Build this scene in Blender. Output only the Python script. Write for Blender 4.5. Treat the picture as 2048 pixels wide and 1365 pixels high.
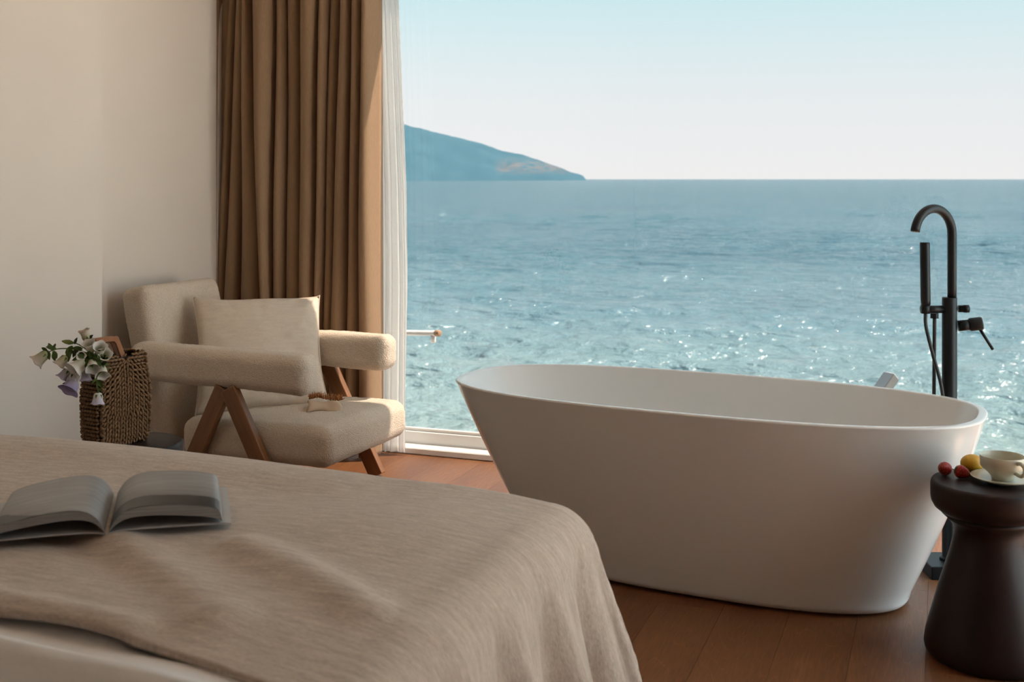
import bpy, bmesh, math, random
import numpy as np
from mathutils import Vector, Matrix, noise

for _o in list(bpy.data.objects):
    bpy.data.objects.remove(_o, do_unlink=True)
random.seed(7)
SC = bpy.context.scene
COL = SC.collection
R = math.radians

# ------------------------------------------------------------------ camera
PHI = R(20.5)          # the window wall is turned 20.5 degrees to the picture plane
FPX = 2300.0
HC = 1.28
cam_d = bpy.data.cameras.new('camera')
cam_d.sensor_width = 36.0
cam_d.lens = FPX / 2048 * 36
cam_d.shift_y = -(682.5 - 358) / 2048
cam_d.clip_start = 0.05
cam_d.clip_end = 60000
cam_d.dof.use_dof = True
cam_d.dof.focus_distance = 4.1
cam_d.dof.aperture_fstop = 5.8
cam = bpy.data.objects.new('camera', cam_d)
COL.objects.link(cam)
cam.location = (0, 0, HC)
cam.rotation_euler = (R(90), 0, PHI)
SC.camera = cam

# ------------------------------------------------------------------ sky, sun, exposure
SC.view_settings.view_transform = 'Standard'
SC.view_settings.look = 'None'
SC.view_settings.exposure = 0.0
SC.view_settings.gamma = 1.0
SC.view_settings.use_curve_mapping = False
world = bpy.data.worlds.new('sky')
SC.world = world
world.use_nodes = True
wn = world.node_tree
wn.nodes.clear()
w_out = wn.nodes.new('ShaderNodeOutputWorld')
w_bg = wn.nodes.new('ShaderNodeBackground')
w_tc = wn.nodes.new('ShaderNodeTexCoord')
w_sep = wn.nodes.new('ShaderNodeSeparateXYZ')
w_ramp = wn.nodes.new('ShaderNodeValToRGB')
wn.links.new(w_tc.outputs['Generated'], w_sep.inputs[0])
wn.links.new(w_sep.outputs['Z'], w_ramp.inputs[0])
wn.links.new(w_ramp.outputs[0], w_bg.inputs[0])
wn.links.new(w_bg.outputs[0], w_out.inputs[0])
w_bg.inputs[1].default_value = 5.6     # raised to light the room; the tinted sea pane dims the view back
SKY = [(0.0, (.875, .87, .865)), (.03, (.855, .86, .87)), (.075, (.80, .85, .865)),
       (.115, (.71, .84, .87)), (.155, (.61, .82, .86)), (.35, (.60, .80, .88)), (1.0, (.55, .74, .90))]
els = w_ramp.color_ramp.elements
els[0].position, els[0].color = SKY[0][0], (*SKY[0][1], 1)
els[1].position, els[1].color = SKY[-1][0], (*SKY[-1][1], 1)
for p_, c_ in SKY[1:-1]:
    e_ = els.new(p_)
    e_.color = (*c_, 1)

sun_d = bpy.data.lights.new('sun', 'SUN')
sun_d.energy = 50.0
sun_d.color = (1.0, .84, .68)
sun_d.angle = R(.6)
sun = bpy.data.objects.new('sun', sun_d)
COL.objects.link(sun)
SUNV = Vector((.80, .46, 1.42)).normalized()      # towards the sun: high, from the right, just outside the glass
sun.rotation_euler = SUNV.to_track_quat('Z', 'Y').to_euler()
sun.location = (6, 8, 9)


# ------------------------------------------------------------------ helpers
def P(px, py, Z):
    """room point seen at photo pixel px,py at depth Z along the view axis"""
    X = (px - 1024) / FPX * Z
    return Vector((X * math.cos(PHI) - Z * math.sin(PHI), X * math.sin(PHI) + Z * math.cos(PHI), HC - (py - 358) / FPX * Z))


def camdir(x, y, z):
    """direction given as (right, up, towards the camera) of the view, as a room vector"""
    c, s = math.cos(PHI), math.sin(PHI)
    return Vector((x * c + z * s, x * s - z * c, y))


def link(o, parent=None):
    COL.objects.link(o)
    if parent is not None:
        o.parent = parent
    return o


def mesh_obj(name, verts, faces, m=None, parent=None, smooth=True, uvs=None):
    me = bpy.data.meshes.new(name)
    me.from_pydata([tuple(v) for v in verts], [], faces)
    me.update()
    if smooth:
        me.polygons.foreach_set('use_smooth', [True] * len(me.polygons))
    if uvs is not None:
        uv = me.uv_layers.new(name='cloth')
        li = np.zeros(len(me.loops), dtype=np.int32)
        me.loops.foreach_get('vertex_index', li)
        uv.data.foreach_set('uv', np.asarray(uvs, dtype=np.float32)[li].ravel())
    if m:
        me.materials.append(m)
    return link(bpy.data.objects.new(name, me), parent)


def bm_obj(name, bm, m=None, parent=None, smooth=True, recalc=True):
    if recalc:
        bmesh.ops.recalc_face_normals(bm, faces=bm.faces)
    me = bpy.data.meshes.new(name)
    bm.to_mesh(me)
    bm.free()
    if smooth:
        me.polygons.foreach_set('use_smooth', [True] * len(me.polygons))
    if m:
        me.materials.append(m)
    return link(bpy.data.objects.new(name, me), parent)


def empty(name, loc, rz=0.0):
    o = bpy.data.objects.new(name, None)
    o.location = loc
    o.rotation_euler = (0, 0, rz)
    o.empty_display_size = .1
    return link(o)


def tag(o, label=None, cat=None, group=None, kind=None):
    if label:
        o['label'] = label
    if cat:
        o['category'] = cat
    if group:
        o['group'] = group
    if kind:
        o['kind'] = kind
    return o


def struct(o, label=None):
    o['kind'] = 'structure'
    if label:
        o['label'] = label
    return o


def box_bm(lo, hi, bev=0.0, seg=2, bm=None):
    bm = bm or bmesh.new()
    x0, y0, z0 = lo
    x1, y1, z1 = hi
    vs = [bm.verts.new(c) for c in ((x0, y0, z0), (x1, y0, z0), (x1, y1, z0), (x0, y1, z0), (x0, y0, z1), (x1, y0, z1), (x1, y1, z1), (x0, y1, z1))]
    fs = [bm.faces.new([vs[i] for i in f]) for f in ((0, 3, 2, 1), (4, 5, 6, 7), (0, 1, 5, 4), (1, 2, 6, 5), (2, 3, 7, 6), (3, 0, 4, 7))]
    if bev > 0:
        es = {e for f in fs for e in f.edges}
        bmesh.ops.bevel(bm, geom=list(es), offset=bev, segments=seg, affect='EDGES', profile=.5)
    return bm


def lathe_bm(prof, n=48, bm=None, mat=None, lobe=None):
    """prof: list of (r, z) bottom to top or along the outline; closed where r is 0"""
    bm = bm or bmesh.new()
    rings = []
    for i, (r, z) in enumerate(prof):
        if r < 1e-6:
            v = Vector((0, 0, z))
            rings.append([bm.verts.new(mat @ v if mat else v)])
        else:
            ring = []
            for k in range(n):
                a = 2 * math.pi * k / n
                rr, zz = (r, z) if lobe is None else lobe(i, a, r, z)
                v = Vector((rr * math.cos(a), rr * math.sin(a), zz))
                ring.append(bm.verts.new(mat @ v if mat else v))
            rings.append(ring)
    for A, B in zip(rings, rings[1:]):
        for k in range(n):
            k2 = (k + 1) % n
            if len(A) == 1 and len(B) == 1:
                continue
            if len(A) == 1:
                bm.faces.new((A[0], B[k], B[k2]))
            elif len(B) == 1:
                bm.faces.new((A[k], A[k2], B[0]))
            else:
                bm.faces.new((A[k], A[k2], B[k2], B[k]))
    return bm


def tube_bm(pts, rad, n=16, bm=None, caps=True):
    """swept circle; rad a number or a list"""
    bm = bm or bmesh.new()
    pts = [Vector(p) for p in pts]
    m = len(pts)
    rr = rad if isinstance(rad, (list, tuple)) else [rad] * m
    t0 = (pts[1] - pts[0]).normalized()
    up = Vector((0, 0, 1)) if abs(t0.z) < .9 else Vector((1, 0, 0))
    nrm = t0.cross(up).normalized()
    rings = []
    for i in range(m):
        t = (pts[min(i + 1, m - 1)] - pts[max(i - 1, 0)]).normalized()
        nrm = (nrm - t * nrm.dot(t)).normalized()
        b = t.cross(nrm)
        rings.append([bm.verts.new(pts[i] + (nrm * math.cos(2 * math.pi * k / n) + b * math.sin(2 * math.pi * k / n)) * rr[i]) for k in range(n)])
    for A, B in zip(rings, rings[1:]):
        for k in range(n):
            bm.faces.new((A[k], A[(k + 1) % n], B[(k + 1) % n], B[k]))
    if caps:
        bm.faces.new(rings[0][::-1])
        bm.faces.new(rings[-1])
    return bm


def spline(ctrl, n=12):
    """Catmull-Rom through the control points"""
    c = [Vector(p) for p in ctrl]
    c = [c[0] * 2 - c[1]] + c + [c[-1] * 2 - c[-2]]
    out = []
    for i in range(1, len(c) - 2):
        for k in range(n):
            t = k / n
            a, b, d, e = c[i - 1], c[i], c[i + 1], c[i + 2]
            out.append(.5 * ((2 * b) + (d - a) * t + (2 * a - 5 * b + 4 * d - e) * t * t + (3 * b - a - 3 * d + e) * t ** 3))
    out.append(c[-2])
    return out


def rbox(hx, hy, hz, r, step, fn=None):
    """rounded box surface with an even grid; fn(p, n) may move points. returns verts, faces"""
    idx = {}
    V, F = [], []

    def vid(p):
        key = tuple(round(c, 5) for c in p)
        if key not in idx:
            q = Vector((max(-hx + r, min(hx - r, p[0])), max(-hy + r, min(hy - r, p[1])), max(-hz + r, min(hz - r, p[2]))))
            d = (Vector(p) - q).normalized()
            w = q + d * r
            if fn:
                w = fn(w, d)
            idx[key] = len(V)
            V.append(w)
        return idx[key]
    H = (hx, hy, hz)

    def ticks(h):
        a = [-h, h]
        n1 = 5
        for k in range(1, n1 + 1):
            s = r * (1 - math.tan(math.pi / 4 * (1 - k / n1)))
            a += [-h + s, h - s]
        m = max(1, int((2 * h - 2 * r) / step))
        for k in range(1, m):
            a.append(-h + r + (2 * h - 2 * r) * k / m)
        return sorted(set(round(x, 6) for x in a))
    T = [ticks(h) for h in H]
    for ax in range(3):
        b, c = (ax + 1) % 3, (ax + 2) % 3
        for sg in (-1, 1):
            for i in range(len(T[b]) - 1):
                for j in range(len(T[c]) - 1):
                    q = []
                    for (ii, jj) in ((i, j), (i + 1, j), (i + 1, j + 1), (i, j + 1)):
                        p = [0, 0, 0]
                        p[ax] = sg * H[ax]
                        p[b] = T[b][ii]
                        p[c] = T[c][jj]
                        q.append(vid(p))
                    F.append(q if sg > 0 else q[::-1])
    return V, F


# ------------------------------------------------------------------ materials
def new_mat(name):
    m = bpy.data.materials.new(name)
    m.use_nodes = True
    nt = m.node_tree
    nt.nodes.clear()
    out = nt.nodes.new('ShaderNodeOutputMaterial')
    return m, nt, out


def N(nt, typ, **kw):
    n = nt.nodes.new(typ)
    for k, v in kw.items():
        setattr(n, k, v)
    return n


def setin(n, **kw):
    for k, v in kw.items():
        k = k.replace('_', ' ')
        if k in n.inputs:
            n.inputs[k].default_value = v


def ramp(nt, fac, stops):
    r = N(nt, 'ShaderNodeValToRGB')
    e = r.color_ramp.elements
    e[0].position, e[0].color = stops[0][0], (*stops[0][1], 1)
    e[1].position, e[1].color = stops[-1][0], (*stops[-1][1], 1)
    for p_, c_ in stops[1:-1]:
        x = e.new(p_)
        x.color = (*c_, 1)
    nt.links.new(fac, r.inputs[0])
    return r.outputs[0]


def coords(nt, kind='Object', scale=(1, 1, 1), rot=(0, 0, 0)):
    tc = N(nt, 'ShaderNodeTexCoord')
    mp = N(nt, 'ShaderNodeMapping')
    mp.inputs['Scale'].default_value = scale
    mp.inputs['Rotation'].default_value = rot
    nt.links.new(tc.outputs[kind], mp.inputs[0])
    return mp.outputs[0]


def tex_noise(nt, vec, scale, detail=4, rough=.5, dist=0.0):
    n = N(nt, 'ShaderNodeTexNoise')
    setin(n, Scale=scale, Detail=detail, Roughness=rough, Distortion=dist)
    nt.links.new(vec, n.inputs['Vector'])
    return n.outputs['Fac']


def bump(nt, h, strength=.3, dist=.01, prev=None):
    b = N(nt, 'ShaderNodeBump')
    b.inputs['Strength'].default_value = strength
    b.inputs['Distance'].default_value = dist
    nt.links.new(h, b.inputs['Height'])
    if prev is not None:
        nt.links.new(prev, b.inputs['Normal'])
    return b.outputs[0]


def simple(name, col, rough=.5, metal=0.0, spec=.5, coat=0.0, var=0.0, vscale=8.0, bmp=0.0, bscale=60.0, bdist=.002, sheen=0.0, sss=0.0, kind='Object', stretch=(1, 1, 1)):
    m, nt, out = new_mat(name)
    p = N(nt, 'ShaderNodeBsdfPrincipled')
    setin(p, Roughness=rough, Metallic=metal)
    p.inputs['Specular IOR Level'].default_value = spec
    p.inputs['Coat Weight'].default_value = coat
    p.inputs['Sheen Weight'].default_value = sheen
    if sss:
        p.inputs['Subsurface Weight'].default_value = sss
        p.inputs['Subsurface Scale'].default_value = .01
    vec = coords(nt, kind, stretch)
    lo = tuple(c * (1 - var) for c in col)
    hi = tuple(min(1, c * (1 + var)) for c in col)
    f = tex_noise(nt, vec, vscale, 5)
    nt.links.new(ramp(nt, f, [(.3, lo), (.7, hi)]), p.inputs['Base Color'])
    if bmp:
        nt.links.new(bump(nt, tex_noise(nt, vec, bscale, 6, .6), bmp, bdist), p.inputs['Normal'])
    nt.links.new(p.outputs[0], out.inputs[0])
    return m


M = {}
M['wall'] = simple('plaster', (.765, .68, .605), .9, var=.012, vscale=3, bmp=.12, bscale=120, bdist=.001, spec=.2)
M['panel'] = simple('back_wall_timber', (.36, .20, .105), .6, var=.2, vscale=6, stretch=(1, 1, .1))
M['ceiling'] = simple('ceiling_paint', (.82, .74, .65), .9, var=.01, spec=.2)
M['white_frame'] = simple('white_lacquer', (.82, .81, .79), .35, var=.01)
M['outer'] = simple('outer_render', (.55, .53, .5), .9, var=.08)
M['black'] = simple('matt_black_metal', (.007, .009, .011), .40, spec=.28, var=.1)
M['hose'] = simple('black_hose', (.010, .011, .012), .45, var=.05, bmp=.5, bscale=500, bdist=.001)
M['stool'] = simple('dark_stained_wood', (.016, .008, .007), .44, var=.35, vscale=14, stretch=(1, 1, .25), bmp=.25, bscale=40, bdist=.002, spec=.28)
M['chrome'] = simple('brushed_grey_metal', (.26, .26, .26), .35, metal=.7, var=.05)
M['gold'] = simple('golden_wood', (.50, .36, .17), .5, var=.15)
M['brown_cap'] = simple('rust_brown_cap', (.36, .22, .14), .6, var=.2, vscale=60)
M['white_pole'] = simple('white_painted_pole', (.82, .80, .78), .5, var=.03)
M['ceramic'] = simple('cream_glazed_ceramic', (.56, .53, .42), .28, var=.02, spec=.4)
M['green'] = simple('leaf_green', (.075, .12, .025), .55, var=.4, vscale=40, spec=.3)
M['darkgreen'] = simple('dark_bud', (.035, .045, .025), .6, var=.3, vscale=60)
M['wood_tan'] = simple('handle_wood', (.27, .105, .04), .6, var=.25, vscale=30, stretch=(1, 1, .2))
M['page'] = simple('book_page_edges', (.30, .29, .28), .75, var=.2, vscale=300, stretch=(.02, .02, 1), spec=.2)
M['cover'] = simple('grey_book_cover', (.46, .45, .44), .6, var=.05)
M['fringe'] = simple('rust_brown_fringe', (.38, .15, .045), .9, var=.3, vscale=80)
M['cream_cloth'] = simple('cream_cotton', (.58, .42, .30), .9, var=.05, bmp=.2, bscale=400, bdist=.001, spec=.1)
M['mattress'] = simple('mattress_ticking', (.62, .6, .57), .9, var=.03)
M['bed_wood'] = simple('bed_base_wood', (.16, .09, .05), .6, var=.2, stretch=(.2, 1, 1))


def wood_mat(name, dark, light, axis='z', scale=1.0, rough=.4):
    m, nt, out = new_mat(name)
    p = N(nt, 'ShaderNodeBsdfPrincipled')
    st = {'x': (.08, 1, 1), 'y': (1, .08, 1), 'z': (1, 1, .08)}[axis]
    vec = coords(nt, 'Object', st)
    f = tex_noise(nt, vec, 26 * scale, 6, .6, .4)
    nt.links.new(ramp(nt, f, [(.3, dark), (.7, light)]), p.inputs['Base Color'])
    setin(p, Roughness=rough)
    nt.links.new(bump(nt, f, .12, .002), p.inputs['Normal'])
    nt.links.new(p.outputs[0], out.inputs[0])
    return m


M['teak'] = wood_mat('teak', (.16, .066, .025), (.30, .13, .05), 'z')


def floor_mat():
    m, nt, out = new_mat('oak_floor')
    p = N(nt, 'ShaderNodeBsdfPrincipled')
    oi = N(nt, 'ShaderNodeObjectInfo')
    tc = N(nt, 'ShaderNodeTexCoord')
    mul = N(nt, 'ShaderNodeMath', operation='MULTIPLY')
    mul.inputs[1].default_value = 37.0
    nt.links.new(oi.outputs['Random'], mul.inputs[0])
    off = N(nt, 'ShaderNodeCombineXYZ')
    nt.links.new(mul.outputs[0], off.inputs['Y'])
    nt.links.new(mul.outputs[0], off.inputs['Z'])
    add = N(nt, 'ShaderNodeVectorMath', operation='ADD')
    nt.links.new(tc.outputs['Object'], add.inputs[0])
    nt.links.new(off.outputs[0], add.inputs[1])
    mp = N(nt, 'ShaderNodeMapping')
    mp.inputs['Scale'].default_value = (1, .10, 1)
    nt.links.new(add.outputs[0], mp.inputs[0])
    # growth rings: contour lines of a stretched noise field, as on flat-sawn oak
    f = tex_noise(nt, mp.outputs[0], 5.0, 2, .45, .25)
    rings = N(nt, 'ShaderNodeMath', operation='MULTIPLY')
    rings.inputs[1].default_value = 26.0
    nt.links.new(f, rings.inputs[0])
    fr = N(nt, 'ShaderNodeMath', operation='PINGPONG')
    fr.inputs[1].default_value = .5
    nt.links.new(rings.outputs[0], fr.inputs[0])
    fine = tex_noise(nt, mp.outputs[0], 160.0, 4, .6)
    base = ramp(nt, f, [(.3, (.170, .064, .024)), (.55, (.205, .082, .031)), (.75, (.235, .096, .037))])
    lines = ramp(nt, fr.outputs[0], [(0.0, (1.28, 1.28, 1.28)), (.06, (1.0, 1.0, 1.0)), (1.0, (.94, .94, .94))])
    mx = N(nt, 'ShaderNodeMixRGB', blend_type='MULTIPLY')
    mx.inputs[0].default_value = 1
    nt.links.new(base, mx.inputs[1])
    nt.links.new(lines, mx.inputs[2])
    fm = ramp(nt, fine, [(.3, (.78, .78, .78)), (.7, (1.12, 1.12, 1.12))])
    mx2 = N(nt, 'ShaderNodeMixRGB', blend_type='MULTIPLY')
    mx2.inputs[0].default_value = 1
    nt.links.new(mx.outputs[0], mx2.inputs[1])
    nt.links.new(fm, mx2.inputs[2])
    nt.links.new(mx2.outputs[0], p.inputs['Base Color'])
    setin(p, Roughness=.42)
    b1 = bump(nt, fine, .25, .0015)
    nt.links.new(bump(nt, fr.outputs[0], .15, .001, b1), p.inputs['Normal'])
    nt.links.new(p.outputs[0], out.inputs[0])
    return m


M['floor'] = floor_mat()


def tub_mat():
    m, nt, out = new_mat('white_acrylic')
    p = N(nt, 'ShaderNodeBsdfPrincipled')
    p.inputs['Base Color'].default_value = (.80, .79, .775, 1)
    setin(p, Roughness=.13)
    p.inputs['Specular IOR Level'].default_value = .45
    nt.links.new(p.outputs[0], out.inputs[0])
    return m


M['tub'] = tub_mat()


def boucle_mat():
    m, nt, out = new_mat('cream_boucle')
    p = N(nt, 'ShaderNodeBsdfPrincipled')
    vec = coords(nt, 'Object')
    vo = N(nt, 'ShaderNodeTexVoronoi')
    setin(vo, Scale=210.0, Randomness=1.0)
    nt.links.new(vec, vo.inputs['Vector'])
    f = tex_noise(nt, vec, 150, 5, .65)
    nt.links.new(ramp(nt, f, [(.3, (.63, .505, .39)), (.7, (.77, .645, .52))]), p.inputs['Base Color'])
    setin(p, Roughness=.95)
    p.inputs['Specular IOR Level'].default_value = .1
    p.inputs['Sheen Weight'].default_value = .25
    p.inputs['Sheen Roughness'].default_value = .6
    b1 = bump(nt, f, .5, .004)
    inv = N(nt, 'ShaderNodeMath', operation='SUBTRACT')
    inv.inputs[0].default_value = 1
    nt.links.new(vo.outputs['Distance'], inv.inputs[1])
    nt.links.new(bump(nt, inv.outputs[0], .5, .004, b1), p.inputs['Normal'])
    nt.links.new(p.outputs[0], out.inputs[0])
    return m


M['boucle'] = boucle_mat()


def curtain_mat():
    m, nt, out = new_mat('brown_curtain')
    vec = coords(nt, 'Object', (1, 1, .12))
    f = tex_noise(nt, vec, 300, 4, .6)
    c = ramp(nt, f, [(.3, (.30, .190, .112)), (.7, (.36, .230, .138))])
    d = N(nt, 'ShaderNodeBsdfPrincipled')
    setin(d, Roughness=.85)
    d.inputs['Specular IOR Level'].default_value = .15
    d.inputs['Sheen Weight'].default_value = .15
    nt.links.new(c, d.inputs['Base Color'])
    nt.links.new(bump(nt, f, .12, .001), d.inputs['Normal'])
    t = N(nt, 'ShaderNodeBsdfTranslucent')
    nt.links.new(c, t.inputs['Color'])
    mx = N(nt, 'ShaderNodeMixShader')
    mx.inputs[0].default_value = .06
    nt.links.new(d.outputs[0], mx.inputs[1])
    nt.links.new(t.outputs[0], mx.inputs[2])
    nt.links.new(mx.outputs[0], out.inputs[0])
    return m


M['curtain'] = curtain_mat()


def sheer_mat():
    m, nt, out = new_mat('white_sheer')
    d = N(nt, 'ShaderNodeBsdfDiffuse')
    d.inputs[0].default_value = (.90, .88, .86, 1)
    t = N(nt, 'ShaderNodeBsdfTranslucent')
    t.inputs[0].default_value = (.90, .87, .84, 1)
    tr = N(nt, 'ShaderNodeBsdfTransparent')
    a = N(nt, 'ShaderNodeMixShader')
    a.inputs[0].default_value = .5
    nt.links.new(d.outputs[0], a.inputs[1])
    nt.links.new(t.outputs[0], a.inputs[2])
    b = N(nt, 'ShaderNodeMixShader')
    vec = coords(nt, 'Object', (1, 1, 1))
    f = tex_noise(nt, vec, 500, 2)
    cr = ramp(nt, f, [(.3, (.03, .03, .03)), (.7, (.12, .12, .12))])
    nt.links.new(cr, b.inputs[0])
    nt.links.new(a.outputs[0], b.inputs[1])
    nt.links.new(tr.outputs[0], b.inputs[2])
    nt.links.new(b.outputs[0], out.inputs[0])
    return m


M['sheer'] = sheer_mat()


def glass_mat(name, tint):
    m, nt, out = new_mat(name)
    fr = N(nt, 'ShaderNodeFresnel')
    geo = N(nt, 'ShaderNodeNewGeometry')
    ior = N(nt, 'ShaderNodeMapRange')          # both faces of the thin pane reflect like air to glass
    ior.inputs['To Min'].default_value = 1.5
    ior.inputs['To Max'].default_value = 1 / 1.5
    nt.links.new(geo.outputs['Backfacing'], ior.inputs[0])
    nt.links.new(ior.outputs[0], fr.inputs[0])
    tr = N(nt, 'ShaderNodeBsdfTransparent')
    tr.inputs[0].default_value = (*tint, 1)
    gl = N(nt, 'ShaderNodeBsdfGlossy')
    gl.inputs['Roughness'].default_value = 0.0
    mx = N(nt, 'ShaderNodeMixShader')
    nt.links.new(fr.outputs[0], mx.inputs[0])
    nt.links.new(tr.outputs[0], mx.inputs[1])
    nt.links.new(gl.outputs[0], mx.inputs[2])
    nt.links.new(mx.outputs[0], out.inputs[0])
    return m


M['glass'] = glass_mat('view_dimming_glass', (.436, .437, .437))  # tint added to darken the view under the raised sky and sun
M['clear_glass'] = glass_mat('clear_glass', (.99, .99, .99))


def cloth_mat(name, lo, hi, streak, sx, sy, rough=.95, bstr=.35):
    """woven cloth with slubs that run along the cloth's own u direction"""
    m, nt, out = new_mat(name)
    p = N(nt, 'ShaderNodeBsdfPrincipled')
    v1 = coords(nt, 'UV', (sx, sy, 1))
    f = tex_noise(nt, v1, 1.0, 5, .65)
    v2 = coords(nt, 'UV', (sx * 6, sy * 6, 1))
    f2 = tex_noise(nt, v2, 1.0, 3, .6)
    mixf = N(nt, 'ShaderNodeMath', operation='ADD')
    a = N(nt, 'ShaderNodeMath', operation='MULTIPLY')
    a.inputs[1].default_value = streak
    nt.links.new(f, a.inputs[0])
    b = N(nt, 'ShaderNodeMath', operation='MULTIPLY')
    b.inputs[1].default_value = 1 - streak
    nt.links.new(f2, b.inputs[0])
    nt.links.new(a.outputs[0], mixf.inputs[0])
    nt.links.new(b.outputs[0], mixf.inputs[1])
    nt.links.new(ramp(nt, mixf.outputs[0], [(.34, lo), (.66, hi)]), p.inputs['Base Color'])
    setin(p, Roughness=rough)
    p.inputs['Specular IOR Level'].default_value = .12
    p.inputs['Sheen Weight'].default_value = .2
    nt.links.new(bump(nt, mixf.outputs[0], bstr, .004), p.inputs['Normal'])
    nt.links.new(p.outputs[0], out.inputs[0])
    return m


M['blanket'] = cloth_mat('taupe_linen_throw', (.37, .295, .235), (.69, .575, .485), .5, 16, 80)
M['duvet'] = cloth_mat('white_duvet_cotton', (.76, .74, .73), (.82, .80, .79), .5, 30, 60, bstr=.08)
M['pillow'] = cloth_mat('cream_linen', (.62, .51, .405), (.74, .63, .52), .5, 14, 60, bstr=.15)


def weave_mat():
    m, nt, out = new_mat('woven_paper_cord')
    p = N(nt, 'ShaderNodeBsdfPrincipled')
    vec = coords(nt, 'Object')
    f = tex_noise(nt, vec, 120, 4, .6)
    nt.links.new(ramp(nt, f, [(.3, (.13, .068, .032)), (.7, (.27, .155, .080))]), p.inputs['Base Color'])
    setin(p, Roughness=.75)
    p.inputs['Specular IOR Level'].default_value = .25
    nt.links.new(p.outputs[0], out.inputs[0])
    return m


M['weave'] = weave_mat()
M['bag_inner'] = simple('dark_basket_lining', (.035, .018, .010), .9, var=.2, vscale=60)


def petal_mat(name, base, tip):
    m, nt, out = new_mat(name)
    tc = N(nt, 'ShaderNodeTexCoord')
    sp = N(nt, 'ShaderNodeSeparateXYZ')
    nt.links.new(tc.outputs['Generated'], sp.inputs[0])
    c = ramp(nt, sp.outputs['Z'], [(.05, base), (.85, tip)])
    d = N(nt, 'ShaderNodeBsdfPrincipled')
    setin(d, Roughness=.6)
    d.inputs['Specular IOR Level'].default_value = .2
    nt.links.new(c, d.inputs['Base Color'])
    t = N(nt, 'ShaderNodeBsdfTranslucent')
    nt.links.new(c, t.inputs[0])
    mx = N(nt, 'ShaderNodeMixShader')
    mx.inputs[0].default_value = .3
    nt.links.new(d.outputs[0], mx.inputs[1])
    nt.links.new(t.outputs[0], mx.inputs[2])
    nt.links.new(mx.outputs[0], out.inputs[0])
    return m


M['petal_white'] = petal_mat('white_petal', (.62, .62, .42), (.84, .80, .76))
M['petal_lilac'] = petal_mat('lilac_petal', (.62, .58, .66), (.50, .42, .66))
M['petal_mixed'] = petal_mat('white_lilac_petal', (.76, .74, .68), (.66, .60, .74))
M['petal_cream'] = petal_mat('cream_petal', (.45, .46, .24), (.70, .60, .50))
M['bud'] = petal_mat('green_bud', (.10, .14, .03), (.34, .34, .10))


def page_mat(name, dark_v, wob, xk=0.0):
    """printed photograph page: grey with a dark foreground along the foot of the page (uv: x across, y up the page)"""
    m, nt, out = new_mat(name)
    p = N(nt, 'ShaderNodeBsdfPrincipled')
    vec = coords(nt, 'UV', (1, 1, 1))
    tc = N(nt, 'ShaderNodeTexCoord')
    sp = N(nt, 'ShaderNodeSeparateXYZ')
    nt.links.new(tc.outputs['UV'], sp.inputs[0])
    n1 = tex_noise(nt, vec, 3.0, 6, .6)
    ad = N(nt, 'ShaderNodeMath', operation='MULTIPLY_ADD')
    ad.inputs[1].default_value = -wob
    nt.links.new(n1, ad.inputs[0])
    lean = N(nt, 'ShaderNodeMath', operation='MULTIPLY_ADD')
    lean.inputs[1].default_value = xk
    inv = N(nt, 'ShaderNodeMath', operation='SUBTRACT')
    inv.inputs[0].default_value = 1
    nt.links.new(sp.outputs['X'], inv.inputs[1])
    nt.links.new(inv.outputs[0], lean.inputs[0])
    nt.links.new(sp.outputs['Y'], lean.inputs[2])
    nt.links.new(lean.outputs[0], ad.inputs[2])
    c = ramp(nt, ad.outputs[0], [(dark_v - .012, (.030, .028, .027)), (dark_v + .012, (.20, .195, .19)), (dark_v + .35, (.31, .305, .30)), (1.0, (.29, .285, .285))])
    mv = coords(nt, 'UV', (.6, 5, 1))
    n2 = tex_noise(nt, mv, 2.5, 3)
    mxr = N(nt, 'ShaderNodeMixRGB', blend_type='MULTIPLY')
    mxr.inputs[0].default_value = 1
    nt.links.new(c, mxr.inputs[1])
    nt.links.new(ramp(nt, n2, [(.35, (.86, .86, .86)), (.65, (1.1, 1.1, 1.1))]), mxr.inputs[2])
    nt.links.new(mxr.outputs[0], p.inputs['Base Color'])
    setin(p, Roughness=.42)
    p.inputs['Specular IOR Level'].default_value = .35
    nt.links.new(p.outputs[0], out.inputs[0])
    return m


M['print_r'] = page_mat('printed_page_dark_foot', .24, .06)
M['print_l'] = page_mat('printed_page_dark_corner', .22, .25, .85)


def lemon_mat():
    m, nt, out = new_mat('lemon_peel')
    p = N(nt, 'ShaderNodeBsdfPrincipled')
    vec = coords(nt, 'Object')
    f = tex_noise(nt, vec, 18, 3)
    nt.links.new(ramp(nt, f, [(.3, (.50, .24, .012)), (.7, (.62, .36, .02))]), p.inputs['Base Color'])
    setin(p, Roughness=.42)
    vo = N(nt, 'ShaderNodeTexVoronoi')
    setin(vo, Scale=420.0)
    nt.links.new(vec, vo.inputs['Vector'])
    nt.links.new(bump(nt, vo.outputs['Distance'], .3, .001), p.inputs['Normal'])
    nt.links.new(p.outputs[0], out.inputs[0])
    return m


M['lemon'] = lemon_mat()
M['berry'] = simple('strawberry_skin', (.30, .012, .010), .36, var=.3, vscale=40, spec=.3)
M['seed'] = simple('strawberry_seed', (.50, .33, .12), .5, var=.1)


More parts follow.
